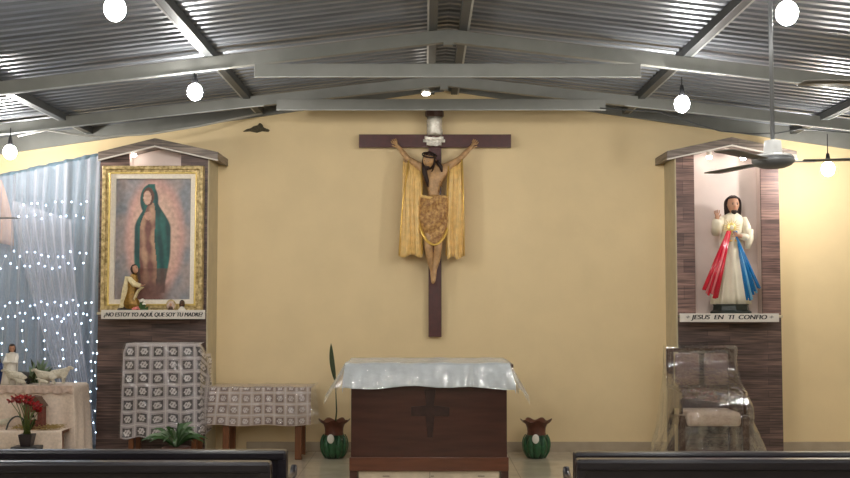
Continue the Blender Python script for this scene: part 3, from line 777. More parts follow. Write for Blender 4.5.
# loincloth
def loin(u, v):   # wraps the hips, dips in front like a sling
    t = 2 * PI * u
    fr = max(0, -math.sin(t))
    top = 197 - 1 * fr
    bot = 216 + 29 * fr ** 1.35
    py = top + (bot - top) * v
    r = .135 + .035 * math.sin(PI * min(1, v * .8)) + .006 * math.sin(9 * t + 9 * v * fr + 5 * v)
    rx = r * (1 - .12 * v) ; ry = .11 - .01 * v + .012 * math.sin(14 * v + 3 * math.cos(t))
    q = B(434, py)
    return (q.x + math.cos(t) * rx * .98, min(KY + .0, BY + math.sin(t) * ry), q.z)
MB().sheet(72, 24, loin).build('loincloth', 'gold_brocade', body, smooth=True, solid=.006)
hm = []
for k in range(33):
    t = PI + PI * k / 32; fr = max(0, -math.sin(t)); q = B(434, 216 + 29 * fr ** 1.35)
    hm.append((q.x + math.cos(t) * .152, BY + math.sin(t) * .108, q.z))
MB().tube(hm, .014, 8, flat=.6).build('hem', 'gold_trim', body, smooth=True)
MB().tube([(B(434, 198).x + math.cos(2 * PI * k / 24) * .13, min(KY - .005, BY + math.sin(2 * PI * k / 24) * .105), B(434, 198).z + .008 * math.sin(k)) for k in range(25)], .014, 8).build('waist_roll', 'gold_satin', body, smooth=True)
# satin cloth hanging from each arm
def drape(top0, top1, bot0, bot1, yt0, yt1, yb, ph, s):
    def fn(u, v):
        # v: 0 hem in front -> .5 over the arm -> 1 hem behind
        w = 1 - abs(2 * v - 1)          # 0 at hems, 1 on the arm
        a = top0 + (top1 - top0) * u; b = bot0 + (bot1 - bot0) * u
        px = b + (a - b) * w ** .8 + .9 * math.sin(w * 5 + ph + u * 3)
        py = yb + 1.5 * math.sin(u * 9 + ph) + (yt0 + (yt1 - yt0) * u - yb) * w
        side = -1 if v < .5 else 1
        k = min(1, (1 - w) * 8)
        fold = .02 * math.sin(u * 13 + ph + 1.3 * (1 - w)) * (.35 + .65 * (1 - w)) + .004 * math.sin(u * 41 + ph + 3 * w)
        y = .02 + (side * .055 * k) - (.03 if side < 0 else 0) * (1 - w) + fold * (1 if side < 0 else .6)
        q = B(px, py, y)
        return (q.x, min(q.y, KY + .06), q.z)
    return MB().sheet(40, 56, fn)
drape(404, 422, 398.5, 422.5, 159, 164, 256, 0, -1).build('arm_drape', 'gold_satin', body, smooth=True, solid=.004)
drape(447.5, 463, 446, 464, 164, 158, 258, 1.7, 1).build('arm_drape', 'gold_satin', body, smooth=True, solid=.004)
for e_ in (((409, 160), (403, 200), (400.5, 232), (399.3, 255)), ((421.5, 166), (422, 200), (422, 254)), ((461.5, 159), (463.5, 200), (464, 256)), ((448.5, 166), (447, 205), (446.5, 256))):
    MB().tube([B(a_, b_, -.045) for a_, b_ in e_], .007, 6, flat=.6).build('drape_edging', 'gold_trim', body, smooth=True)
MB().tube([B(421, 163, .0), B(428, 168, .06), B(436, 169, .07), B(444, 168, .06), B(449, 163, .0)], .024, 8).build('neck_drape', 'gold_satin', body, smooth=True)
# foil wrapped lamp on the top of the upright with a dark bracket
q0, q1 = K(434.5, 136), K(434.5, 118)
fl = thing('foil_lamp', (q0.x, KY - .04, q0.z), 'silver foil wrapped tube with a dark cap atop the crucifix', 'lamp')
MB().lathe((q0.x, KY - .04, q0.z), [(.074, 0), (.078, .03), (.072, .09), (.077, .14), (.07, q1.z - q0.z)], 22, lambda t, i: 1 + .05 * math.sin(5 * t + 2 * i)).build('foil_sleeve', 'foil', fl, smooth=True)
MB().lathe((q0.x, KY - .04, q1.z), [(.08, 0), (.088, .01), (.088, .055), (.082, .06)], 12).build('cap', 'chair_wood', fl, bevel=.002)
for dy, wd in ((0, 19), (6, 15), (3, 22)):
    a_, b_ = K(434 - wd / 2, 138 + dy), K(434 + wd / 2, 140 + dy)
    MB().sheet(14, 3, lambda u, v: (a_.x + (b_.x - a_.x) * u, KY - .045 - .012 * math.sin(u * PI) - .004 * math.sin(u * 31 + dy), b_.z + .03 * v - .01 * math.sin(u * PI) + .003 * math.sin(u * 17))).build('foil_band', 'foil', fl, smooth=True, solid=.002)
# fitting behind the further tie beam; its lens is made to glow
q = W(426, 91, 9.75)
ft = thing('lamp_fitting', q, 'small chrome lamp fitting under the roof ridge, above the crucifix', 'lamp')
MB().lathe(q, [(.03, .02), (.045, .0), (.05, -.012), (.02, -.02)], 18).build('dish', 'foil', ft, smooth=True)
MB().lathe(q, [(.012, -.026), (.036, -.024), (.03, -.036), (.01, -.04)], 16).build('lens', 'spot_glow', ft, smooth=True)
MB().lathe(q, [(.025, .02), (.03, .05), (.018, .07)], 14).build('cup', 'fan_grey', ft, smooth=True)
MB().tube([q + Vector((0, 0, .06)), (q.x, q.y, roofz(q.x) - .1)], .008, 8).build('stalk', 'steel_dark', ft)
MB().tube([q, q + Vector((.06, 0, -.01)), q + Vector((.16, .0, .0))], .006, 6).build('arm', 'steel_dark', ft)

# broken patch in the plaster at the top of the wall
q = W(258, 129, WY)
mb = MB(); P = [(WX(a_, b_, WY), WZ(b_, WY)) for a_, b_ in ((243, 132), (247, 129.5), (251, 128.5), (254, 126.5), (258, 125.5), (260, 123), (262.5, 124.5), (264, 128), (270, 130), (269, 132), (262, 131.5), (257, 133), (250, 131.5))]
mb.prism(P, WY - .03, WY + .002)
mb.build('plaster_lump', 'gravel_hole', bevel=.008, label='dark rough lump of broken plaster high on the cream wall', category='plaster lump')

# ------------------------------------------------------------------ altar
AY = 8.75
xa0, xa1 = WX(351, 430, AY), WX(507, 430, AY); z_b = WZ(471, AY); z_t = WZ(364, AY); AD = .72
al = thing('altar', ((xa0 + xa1) / 2, AY + AD / 2, PZ), 'dark red-brown wooden altar table with a dark cross on its front', 'altar')
MB().box(xa0, xa1, AY, AY + AD, WZ(457, AY), z_t - .03).build('front_body', 'altar_wood', al, bevel=.003)
MB().box(xa0 - .012, xa1 + .012, AY - .014, AY + AD + .01, z_b, WZ(457, AY)).build('base_moulding', 'altar_base', al, bevel=.006)
MB().box(xa0 - .05, xa1 + .05, AY - .04, AY + AD + .03, z_t - .03, z_t).build('table_top', 'altar_wood', al, bevel=.004)
for (x, s) in ((xa0 - .01, 1), (xa1 + .01, -1)):
    for yy in (AY, AY + AD - .06):
        MB().box(*sorted((x, x + s * .06)), yy, yy + .06, PZ, z_b).build('foot', 'altar_wood', al)
c = W(430, 412, AY)
arm = [(-.02, -.19), (.02, -.19), (.035, -.03), (.15, -.035), (.155, .035), (.03, .05), (.045, .17), (-.045, .17), (-.03, .05), (-.15, .04), (-.15, -.03), (-.035, -.03)]
MB().prism([(c.x + x, c.z + z * 1.05) for x, z in arm], AY - .004, AY + .002).build('front_cross', 'cross_stain', al, bevel=.006, label='faint dark cross')
pth = MB().box(xa0 + .06, xa1 - .06, AY + .02, AY + AD - .05, PZ, z_b - .004).build('altar_plinth', 'marble', bevel=.003, label='pale stone block beneath the wooden altar', category='plinth')
vm = MB()
for x_, dx_ in ((.25, .05), (.62, .0), (.63, .02), (1.0, .05)):
    vm.box(xa0 + x_, xa0 + x_ + .004 + dx_, AY + .016, AY + .02, PZ + (.04 if dx_ > .01 else .001), PZ + (.046 if dx_ > .01 else z_b - PZ - .01))
vm.build('veins', 'vein', pth)
# altar cloth
cz = z_t + .004; cx0, cx1 = WX(345, 375, AY - .05), WX(510, 375, AY - .05); cy0, cy1 = AY - .05, AY + AD + .04
def cloth(u, v, drop_f, drop_s, flare, seedp=0., lift=0.):
    """u across, v depth; the edges hang down over the rim"""
    e = .2
    x = (u - .5) / (1 - 2 * e * .5) if False else None
    ww = cx1 - cx0; dd = cy1 - cy0
    U = (u - e) / (1 - 2 * e); Vv = (v - e) / (1 - 2 * e)
    ox = max(0, -U, U - 1) * (1 - 2 * e) / e; oy = max(0, -Vv, Vv - 1) * (1 - 2 * e) / e   # 0..1 hanging amount
    px = cx0 + ww * max(0, min(1, U)); py = cy0 + dd * max(0, min(1, Vv))
    sx_ = -1 if U < 0 else 1; sy_ = -1 if Vv < 0 else 1
    rip = .012 * math.sin(px * 31 + seedp) + .008 * math.sin(px * 57 + 2 + seedp) + .01 * math.sin(py * 40)
    z = cz + lift
    if ox > 0: px += sx_ * (flare * ox + rip * ox * .8); z -= drop_s * ox
    if oy > 0:
        py += sy_ * (flare * .5 * oy + (rip + .006 * math.sin(px * 19 + oy * 5)) * oy)
        df = drop_f * (1 + .05 * math.cos((max(0, min(1, U)) - .5) * 2 * PI + PI)) * (1 + .04 * math.sin(px * 12))
        z = min(z, cz + lift - df * oy) if ox == 0 else min(z - .3 * df * oy * (1 - .0), cz + lift - max(drop_s * ox, df * oy))
    if ox == 0 and oy == 0: z += .003 * math.sin(px * 14) + .002 * math.sin(px * 33 + py * 9)
    return (px, py, z)
MB().sheet(120, 60, lambda u, v: cloth(u, v, .185, .17, .025)).build('altar_cloth', 'satin_blue', smooth=True, solid=.003, label='pale blue satin cloth draped over the altar top', category='altar cloth')
MB().sheet(100, 50, lambda u, v: cloth(u, v, .19, .26, .15, 1.5, .008)).build('plastic_sheet', 'plastic_altar', smooth=True, label='clear plastic sheet over the altar cloth, flared at the ends', category='plastic sheet')

# ------------------------------------------------------------------ vases
def vase(px, label, plant):
    Y = 10.08; b = W(px, 456, Y); x = b.x; z = PZ
    v = thing('vase', (x, Y, z), label, 'vase', 'green and brown vases beside the altar')
    prof = [(.07, 0), (.085, .01), (.112, .06), (.122, .12), (.112, .175), (.088, .21)]
    MB().lathe((x, Y, z), prof, 32).build('bowl', 'vase_green', v, smooth=True)
    MB().lathe((x, Y, z), [(.09, .20), (.082, .23), (.085, .27), (.098, .305), (.135, .335), (.14, .34), (.13, .335), (.09, .30), (.07, .25)], 48,
               lambda t, i: (1 + (.07 * math.sin(7 * t) if 3 < i < 7 else 0), .012 * math.sin(7 * t) if 3 < i < 7 else 0), cap=False).build('ruffled_neck', 'terracotta', v, smooth=True)
    for k in range(11):
        t = 2 * PI * k / 11 + .1
        pts = []
        mb = MB(); n = 8
        vs = []; fs = []
        for j in range(n + 1):
            s = j / n; zz_ = .005 + .205 * s
            r = None
            for (r0, z0), (r1, z1) in zip(prof, prof[1:]):
                if z0 <= zz_ <= z1: r = r0 + (r1 - r0) * (zz_ - z0) / (z1 - z0)
            r = (r or .09) + .003 + .004 * s
            wd = .30 * math.sin(PI * min(1, .15 + s * .85)) ** .8
            for q in (-1, 0, 1):
                rr = r + (.006 if q == 0 else 0)
                vs.append((x + math.cos(t + q * wd) * rr, Y + math.sin(t + q * wd) * rr, z + zz_))
        for j in range(n): fs += [(j * 3, j * 3 + 1, j * 3 + 4, j * 3 + 3), (j * 3 + 1, j * 3 + 2, j * 3 + 5, j * 3 + 4)]
        mb.add(vs, fs).build('leaf_relief', 'vase_leaf', v, smooth=True, solid=.003)
    MB().ball((x - .02, Y - .13, z + .185), (.032, .012, .042), 16, 10).build('white_flower', 'white_glaze', v, smooth=True, label='white flower relief')
    if plant:
        MB().tube([(x, Y, z + .2), (x + .022, Y, z + .42), W(335.5, 382, Y)], [.008, .007, .004], 8).build('stem', 'leaf_dark', v, smooth=True)
        p0, p1 = W(335.5, 382, Y), W(331, 343, Y)
        MB().leaf(p0, p1, .045, (-.01, 0, 0), 10).build('leaf', 'leaf_dark', v, smooth=True, solid=.002)
    return v
vase(334, 'green and brown leaf vase holding one tall shoot, left of the altar', True)
vase(536.5, 'empty green and brown leaf vase right of the altar', False)

# ------------------------------------------------------------------ patterned cloths, covered chair and low table
def motif(cx_, cy_, k=1.0, ink=rgb(52, 46, 50), ground=rgb(166, 156, 158)):
    """one square cell, cx_, cy_ in 0..1"""
    dx, dy = abs(cx_ - .5), abs(cy_ - .5); m_ = max(dx, dy); c = ground
    if m_ > .455: c = mixc(ground, rgb(205, 196, 194), .8)
    if m_ < .34: c = mixc(ground, ink, k)
    r = math.hypot(cx_ - .5, cy_ - .5); a = math.atan2(cy_ - .5, cx_ - .5)
    if r < .23 + .03 * math.cos(6 * a): c = mixc(ground, rgb(214, 206, 204), .8)
    if .06 < r < .15 and math.cos(2 * a + 1) > -.2: c = mixc(ground, ink, .6 * k)
    return c
# tall covered chair
CY = 9.72
ch = thing('dining_chair', (WX(160, 440, CY), CY + .2, PZ), 'wooden chair under a patterned cover, before the left shrine', 'chair')
xl, xr = WX(127, 400, CY), WX(197, 400, CY)
for xx in (xl + .03, xr - .03):
    MB().box(xx - .022, xx + .022, CY + .03, CY + .07, PZ, WZ(346, CY)).build('leg', 'table_wood', ch, bevel=.004)
    MB().box(xx - .022, xx + .022, CY + .28, CY + .32, PZ, PZ + .43).build('leg', 'table_wood', ch, bevel=.004)
MB().box(xl + .02, xr - .02, CY + .035, CY + .06, PZ + .5, WZ(348, CY)).build('backrest', 'table_wood', ch, bevel=.004)
MB().box(xl, xr, CY + .03, CY + .33, PZ + .43, PZ + .47).build('seat', 'table_wood', ch, bevel=.006)
def cover(u, v):
    # u: left front edge -> right front edge -> round the side to the rear ; v bottom -> top
    zt = WZ(344, CY); zb = WZ(438 - 3 * (1 if u > .8 else 0) + 1.2 * math.sin(u * 23), CY)
    A_, B_ = WX(123, 400, CY), WX(199, 400, CY)
    if v < .93:
        f = v / .93; z = zb + (zt - zb) * f
        inset = .02 * sm(.9, 1, f)
    else:
        f = (v - .93) / .07; z = zt + .004; inset = .02
    up = u / .8
    if up <= 1:
        x = A_ + (B_ - A_) * up; y = CY - .012 * math.sin(up * PI) - .006 * math.sin(u * 29 + v * 3) * (1 - v)
        x += .02 * (1 - v) * (-1 if up < .5 else .3) + inset * (1 if up < .05 else (-1 if up > .95 else 0))
        if v >= .93: y += .30 * f
    else:
        q = (u - .8) / .2; x = B_ + .008 + .012 * math.sin(q * 6 + v * 7) + .05 * q - inset; y = CY + .03 + .27 * q
        z -= .10 * q * sm(.3, .9, v) + .04 * math.sin(q * PI) * v
        if v >= .93: x -= .0
    return (x, y, z)
def ccol(u, v):
    cu = u / .8 * 5.3 + .02; cv = v / .93 * 7.0 + .05
    if v > .935: return rgb(196, 186, 184)
    return motif(cu % 1, cv % 1, .95)
MB().sheet(150, 170, cover, ccol).build('patterned_cloth', 'pattern', smooth=True, fixn=False, solid=.003, label='grey patterned square-motif cloth hanging over the tall chair', category='cloth', group='square-motif cloths')
def coverp(u, v):
    x, y, z = cover(min(1, u), v * .93)
    return (x + .012 * (2 * u - 1), y - .012 - .005 * math.sin(u * 33 + v * 21), z + .012 - .01 * (1 - v))
MB().sheet(60, 60, coverp).build('plastic_sheet', 'plastic', smooth=True, label='clear plastic over the patterned cloth of the tall chair', category='plastic sheet')
# low table
TY = 9.95; tz = WZ(388, TY)
tb = thing('low_table', (WX(262, 440, TY), TY + .2, PZ), 'low table with brown wooden legs under a patterned cloth', 'table')
tx0, tx1 = WX(213, 400, TY), WX(307, 400, TY)
for xx in (WX(225.5, 440, TY), WX(298, 440, TY)):
    for yy in (TY + .01, TY + .33):
        MB().box(xx - .03, xx + .03, yy, yy + .045, PZ, tz - .03).build('leg', 'table_wood', tb, bevel=.004)
MB().box(tx0, tx1, TY, TY + .4, tz - .03, tz).build('table_top', 'table_wood', tb, bevel=.004)
MB().box(tx0 + .04, tx1 - .04, TY + .02, TY + .05, tz - .11, tz - .03).build('apron', 'table_wood', tb)
def tcl(u, v):
    x0_, x1_ = WX(209, 400, TY - .02), WX(311, 400, TY - .02); zb = WZ(425.5, TY - .02)
    if v < .75:
        f = v / .75; z = zb + (tz + .004 - zb) * f; y = TY - .025 - .006 * math.sin(u * 31) * (1 - f); ex = (1 - f)
    else:
        f = (v - .75) / .25; z = tz + .005; y = TY - .022 + .42 * f; ex = 0
    x = x0_ + (x1_ - x0_) * u - (.05 if u < .5 else 0) * ex * (1 - 2 * u if u < .5 else 0)
    z += .006 * math.sin(u * 14) * ex
    return (x, y, z)
MB().sheet(170, 90, tcl, lambda u, v: motif((u * 9.2 + .1) % 1, (v / .75 * 3.35 + .1) % 1, .85 - .5 * R.random() * 0 - .25 * math.sin(u * 5) ** 2, rgb(104, 76, 74), rgb(186, 168, 156)) if v < .76 else rgb(196, 178, 168)).build(
    'patterned_cloth', 'pattern', smooth=True, fixn=False, solid=.003, label='beige square-motif cloth laid over the low table', category='cloth', group='square-motif cloths')
def tpl(u, v):
    x, y, z = tcl(u, v); k = (2 * u - 1)
    fl = sm(.7, 1, abs(k)) * (1 - v)
    return (x + .03 * k + .06 * k * fl, y - .014 - .008 * math.sin(u * 41 + v * 9) - .03 * fl, z + .01 + .004 * math.sin(u * 27) - .0 * fl)
MB().sheet(90, 40, tpl).build('plastic_sheet', 'plastic', smooth=True, label='clear crinkled plastic over the low table cloth', category='plastic sheet')

# potted plant in front of the covered chair
PYp = 9.45
q = W(176, 452, PYp)
pp = thing('potted_plant', (q.x, PYp, PZ), 'leafy green plant in a brown pot before the covered chair', 'plant')
MB().lathe((q.x, PYp, PZ), [(.08, 0), (.11, .14), (.12, .15), (.12, .18), (.1, .18)], 20).build('pot', 'terracotta', pp, smooth=True)
for k in range(52):
    a = R.uniform(0, 2 * PI); L_ = R.uniform(.2, .33); el = R.uniform(.05, 1.2)
    d = Vector((math.cos(a) * math.cos(el), math.sin(a) * math.cos(el) * .7, math.sin(el) * .75))
    b0_ = Vector((q.x, PYp, PZ + .17))
    MB().leaf(b0_, b0_ + d * L_, .034, (0, 0, .07), 6, normal=(math.sin(a) * .3, -1 * .6, .7)).build('leaf', 'leaf_silver' if k % 3 == 0 else 'leaf_green', pp, smooth=True)

# ------------------------------------------------------------------ plastic covered armchair on the right
HY = 9.85
hc = thing('armchair', (WX(702, 440, HY), HY - .2, PZ), 'dark wooden chair with a pale padded seat, before the right shrine', 'chair')
hx0, hx1 = WX(667, 400, HY), WX(735, 400, HY)
fz = WZ(412, HY - .42)
for xx in (hx0 + .03, hx1 - .03):
    MB().box(xx - .03, xx + .03, HY - .02, HY + .03, PZ, WZ(348, HY)).build('leg', 'chair_wood', hc, bevel=.006)
    s = 1 if xx > (hx0 + hx1) / 2 else -1
    MB().box(xx - .028, xx + .028, HY - .44, HY - .39, PZ, fz - .03).build('leg', 'chair_wood', hc, bevel=.006)
    MB().tube([(xx, HY - .01, fz + .18), (xx, HY - .2, fz + .19), (xx, HY - .4, fz + .16), (xx, HY - .41, fz - .02)], .016, 8).build('armrest', 'chair_wood', hc, smooth=True)
MB().box(hx0 + .02, hx1 - .02, HY - .42, HY, fz - .13, fz - .06).build('seat_frame', 'chair_wood', hc, bevel=.006)
MB().box(hx0 + .07, hx1 - .07, HY - .45, HY - .03, fz - .12, fz).build('cushion', 'cushion', hc, smooth=True, bevel=.03)
MB().box(hx0 + .04, hx1 - .04, HY - .01, HY + .02, WZ(352, HY), WZ(348, HY)).build('top_rail', 'chair_wood', hc, bevel=.004)
for a_, b_ in ((675, 699), (704, 728)):
    MB().box(WX(a_, 380, HY), WX(b_, 380, HY), HY - .035, HY + .015, WZ(385, HY), WZ(353, HY)).build('back_pad', 'upholstery', hc, smooth=True, bevel=.02)
MB().box(hx0 + .04, hx1 - .04, HY - .005, HY + .02, WZ(408, HY), WZ(387, HY)).build('lower_back', 'chair_wood', hc, bevel=.004)
def hpl(u, v):
    t = 2 * PI * u - PI / 2
    cxh = (hx0 + hx1) / 2; hw = (hx1 - hx0) / 2
    k = 1 - v
    rx = hw * (1.07 + .10 * sm(.25, .7, k) + .30 * sm(.6, 1, k) ** 1.2); ry = .06 + .30 * sm(.15, .55, k) + .03 * k
    cyy = HY - .0 - .21 * sm(.15, .55, k)
    g = 1 + .035 * math.sin(9 * t + 5 * v) * (k + .25) + .03 * math.sin(17 * t - 7 * v) * k + .018 * mn.noise(Vector((u * 16, v * 14, 2)))
    # squarish plan
    ct, s_ = math.cos(t), math.sin(t); sq = (abs(ct) ** 5 + abs(s_) ** 5) ** -.2
    z = PZ + .08 + (WZ(346, HY) - PZ - .08) * v + .012 * math.sin(5 * t) * (v > .8)
    return (cxh + ct * sq * rx * g - .02 * k, cyy + s_ * sq * ry * g, z)
MB().sheet(120, 60, hpl).build('plastic_sheet', 'plastic_heavy', smooth=True, label='crumpled clear plastic bag draped over the right armchair', category='plastic sheet')
# a second limp tail of plastic at the chair's left
MB().sheet(24, 40, lambda u, v: (WX(656 + 13 * v + 10 * u * (1 - .3 * v), 400, HY - .1) , HY + .02 + .03 * math.sin(u * 11 + v * 4) - .03 * u, PZ + .1 + (WZ(352, HY) - PZ - .1) * v)).build('plastic_tail', 'plastic_heavy', smooth=True, label='loose fold of clear plastic hanging left of the armchair', category='plastic sheet')

# ------------------------------------------------------------------ pews
def pew(x0, x1, Y, h, label, inner):
    """faces the altar; the backrest is nearest to the viewer. inner = x of the aisle end"""
    t = thing('pew', ((x0 + x1) / 2, Y, 0), label, 'pew', 'dark wooden pews')
    MB().box(x0, x1, Y, Y + .035, .42, h - .03).build('backrest', 'pew', t, bevel=.003)
    MB().box(x0 - .0, x1 + .0, Y - .028, Y + .055, h - .05, h).build('top_rail', 'pew', t, bevel=.014)
    MB().box(x0, x1, Y - .012, Y, h - .16, h - .145).build('moulding', 'pew', t, bevel=.004)
    MB().box(x0, x1, Y + .03, Y + .42, .42, .45).build('seat', 'pew', t, bevel=.006)
    for e in (x0, x1):
        s = 1 if e == x0 else -1
        MB().prism([(0, 0), (1, 0)], 0, 1) if False else None
        mb = MB(); xa_, xb_ = sorted((e, e + s * .045))
        poly = [(Y - .02, 0), (Y + .44, 0), (Y + .44, .44), (Y + .40, .62), (Y + .06, .64), (Y + .045, h - .03), (Y - .02, h - .03)]
        n = len(poly)
        mb.add([(xa_, a, b) for a, b in poly] + [(xb_, a, b) for a, b in poly],
               [tuple(range(n)), tuple(range(2 * n - 1, n - 1, -1))] + [(i, (i + 1) % n, (i + 1) % n + n, i + n) for i in range(n)])
        pn = mb.build('end_panel', 'pew', t, bevel=.004)
        xm = e + s * .02
        MB().tube([(xm, Y + .05, .66), (xm, Y + .25, .665), (xm, Y + .42, .66), (xm, Y + .47, .685), (xm, Y + .48, .71)], [.02, .02, .022, .02, .016], 8).build('armrest', 'pew', t, smooth=True)
    return t
hf = EYE - .775; hn = EYE - .712
pew(-4.6, WX(287, 452, 5.72), 5.72, WZ(450, 5.72), 'dark pew at the left, the row nearer the altar', None)
pew(-4.6, WX(271, 463, 4.9), 4.9, WZ(461.5, 4.9), 'dark pew at the left, the row nearer the viewer with a lit rail', None)
pew(WX(574, 455, 5.65), 4.8, 5.65, WZ(452, 5.65), 'dark pew at the right, the row nearer the altar', None)
pew(WX(576, 462, 4.95), 4.8, 4.95, WZ(459, 4.95), 'dark pew at the right, the row nearer the viewer', None)

# ------------------------------------------------------------------ curtain, tulle and string lights on the left
CYc = 10.40
def cur(u, v):
    x = XL + .05 + (WX(101, 250, CYc) - XL - .05) * u
    zt = WZ(152.5, CYc) - (WX(101, 150, CYc) - x) * .215
    z = PZ + .02 + (zt - PZ - .02) * v
    y = CYc + .02 * math.sin(x * 34 + 1.5 * math.sin(x * 9)) + .012 * math.sin(x * 71 + v) + .01 * math.sin(v * 3 + x * 5)
    return (x, y, z)
MB().sheet(220, 30, cur).build('curtain', 'curtain_blue', smooth=True, solid=.003, label='long pale blue curtain hung on the wall left of the picture shrine', category='curtain')
def tul(u, v):
    x = XL + .1 + (WX(99, 300, 10.28) - XL - .1) * u
    zt = WZ(156, 10.28) - (WX(99, 150, 10.28) - x) * .215
    z = PZ + .03 + (zt - PZ - .03) * v
    y = 10.28 + .022 * math.sin(x * 26 + 3 * v + 1.2 * math.sin(x * 5)) + .014 * math.sin(x * 63 - 5 * v)
    return (x, y, z)
MB().sheet(200, 30, tul).build('tulle_curtain', 'tulle', smooth=True, label='sheer white tulle hung before the pale blue curtain', category='curtain')
# a gathered swag of tulle that falls to the right edge
def swag(u, v):
    a = W(12 + 60 * u, 200 + 20 * u, 10.22); b = W(78 + 20 * u, 445, 10.2)
    w_ = v ** 1.3; x = a.x + (b.x - a.x) * w_; z = a.z + (b.z - a.z) * v
    return (x, 10.21 + .014 * math.sin(u * 42 + v * 2), max(PZ + .03, z))
MB().sheet(60, 30, swag).build('tulle_swag', 'tulle', smooth=True, label='gathered white tulle swag falling diagonally to the curtain foot', category='curtain')
MB().sheet(24, 14, lambda u, v: (WX(-40 + 54 * u * (1 - .25 * v * v), 200, 10.33), 10.34 + .01 * math.sin(u * 26), WZ(246 - 66 * v - 4 * math.sin(u * PI), 10.33))).build('peach_patch', 'peach_tone', smooth=True, solid=.003, label='peach patch at the left edge over the blue curtain', category='drape')  # peach-toned sheet between curtain and tulle

def string_light(pts, label, Y=10.17, bsz=.0058):
    c = W(pts[0][0], pts[0][1], Y)
    t = thing('string_light', c, label, 'string lights', 'white fairy lights on the curtain')
    P = [W(a, b, Y) for a, b in pts]
    MB().tube([p + Vector((0, .008, .004)) for p in P], .0016, 4).build('wire', 'cable', t)
    proto = None
    for p in P:
        if proto is None:
            proto = MB().ball(p, (bsz, bsz, bsz * 1.2), 8, 6).build('led', 'led_glow', t, smooth=True); p0 = p
        else:
            o = proto.copy(); COL.objects.link(o); o.parent = t; o.location = p - p0; ORG[o.name] = ORG[t.name]
    return t
def zig(x0, x1, y0, y1, n):
    out = []
    for k in range(n):
        out.append((x0 + (x1 - x0) * (k + .5) / n + R.uniform(-1.5, 1.5), (y0 if k % 2 else y1) + R.uniform(-3, 3)))
    return out
string_light(zig(16, 90, 203, 216, 18), 'highest row of white fairy lights across the tulle')
string_light(zig(0, 88, 254, 266, 24), 'middle row of white fairy lights across the tulle')
string_light(zig(0, 93, 303, 316, 30), 'third row of white fairy lights, dense above the nativity')
def col_(x, y0, y1, n): return [(x + R.uniform(-3.5, 3.5), y0 + (y1 - y0) * k / (n - 1) + R.uniform(-2, 2)) for k in range(n)]
string_light(col_(90, 322, 440, 13), 'white fairy lights falling down the curtain beside the shrine edge')
string_light(col_(96, 330, 444, 11), 'rightmost falling strand of white fairy lights at the curtain hem edge')
string_light(col_(78, 325, 380, 7), 'short fairy light strand above the right corner of the nativity table')
string_light(col_(60, 322, 368, 6) + col_(42, 370, 330, 5), 'fairy light strand looping behind the nativity shrub')
string_light(col_(24, 322, 362, 5) + col_(4, 365, 330, 4), 'fairy light strand looping behind the white robed nativity figure')

# ------------------------------------------------------------------ nativity table
NY = 9.45
tzn = WZ(386, NY)
nx1 = WX(72, 390, NY)
nt = thing('nativity_table', (-3.8, NY + .3, PZ), 'long table under a lace cloth that carries the nativity scene', 'table')
MB().box(-4.7, nx1 - .03, NY + .02, NY + .4, tzn - .03, tzn - .004).build('table_top', 'table_wood', nt)
for x_ in (-4.6, nx1 - .1):
    for y_ in (NY + .06, NY + .33): MB().box(x_ - .03, x_ + .03, y_, y_ + .05, PZ, tzn - .03).build('leg', 'table_wood', nt)
def ncl(u, v):
    # v 0: floor front -> .62 edge -> 1 rear ; right end hangs too
    x0_, x1_ = -4.75, nx1
    e = .85
    if u < e: x = x0_ + (x1_ - x0_) * u / e; q = 0
    else: x = x1_; q = (u - e) / (1 - e)
    if v < .6:
        f = v / .6; z = PZ + .02 + (tzn - PZ - .02) * f; y = NY - .004 - (.03 * (1 - f)) + .02 * math.sin(x * 30) * (1 - f) ** .6
    else:
        f = (v - .6) / .4; z = tzn; y = NY + .42 * f
    if q > 0:
        k = min(1, q * 1.0); drop = (tzn - PZ - .03) * k
        z = min(z, tzn - drop) if v >= .6 else min(z, tzn - drop)
        x = x1_ + .012 + .05 * q + .02 * math.sin(y * 30 + q * 3) * q
        if v < .6: x = x1_ + (.012 + .05 * q) * 1; 
    return (x, y, z)
MB().sheet(130, 60, ncl).build('lace_cloth', 'lace', smooth=True, solid=.002, label='cream lace cloth over the nativity table', category='tablecloth')
MB().sheet(120, 8, lambda u, v: (-4.75 + (nx1 + .02 + 4.75) * u, NY - .02 - .01 * math.sin(u * 140) * (1 - v) - .008, tzn + .008 - .07 * (1 - v) - .008 * math.sin(u * 90) * (1 - v))).build('lace_valance', 'lace_rose', smooth=True, solid=.003, label='rose patterned trim along the nativity table edge', category='trim cloth')
# lower front shelf
SYn = 9.15; szn = WZ(431, SYn); sx1 = WX(62, 430, SYn)
lt = thing('low_bench', (-3.9, SYn + .12, PZ), 'low bench under cream cloth in front of the nativity table', 'bench')
MB().box(-4.7, sx1 - .02, SYn + .01, SYn + .25, szn - .03, szn - .003).build('bench_top', 'table_wood', lt)
for x_ in (-4.6, sx1 - .08): MB().box(x_ - .03, x_ + .03, SYn + .05, SYn + .2, PZ, szn - .03).build('leg', 'table_wood', lt)
def scl(u, v):
    x = -4.72 + (sx1 + 4.72) * u
    if v < .6: f = v / .6; return (x + .02 * (1 - f) * u, SYn - .004 + .014 * math.sin(x * 34) * (1 - f), PZ + .02 + (szn - PZ - .02) * f)
    f = (v - .6) / .4; return (x, SYn + .27 * f, szn)
MB().sheet(100, 30, scl).build('bench_cloth', 'lace', smooth=True, solid=.002, label='cream cloth over the low bench before the nativity table', category='cloth')

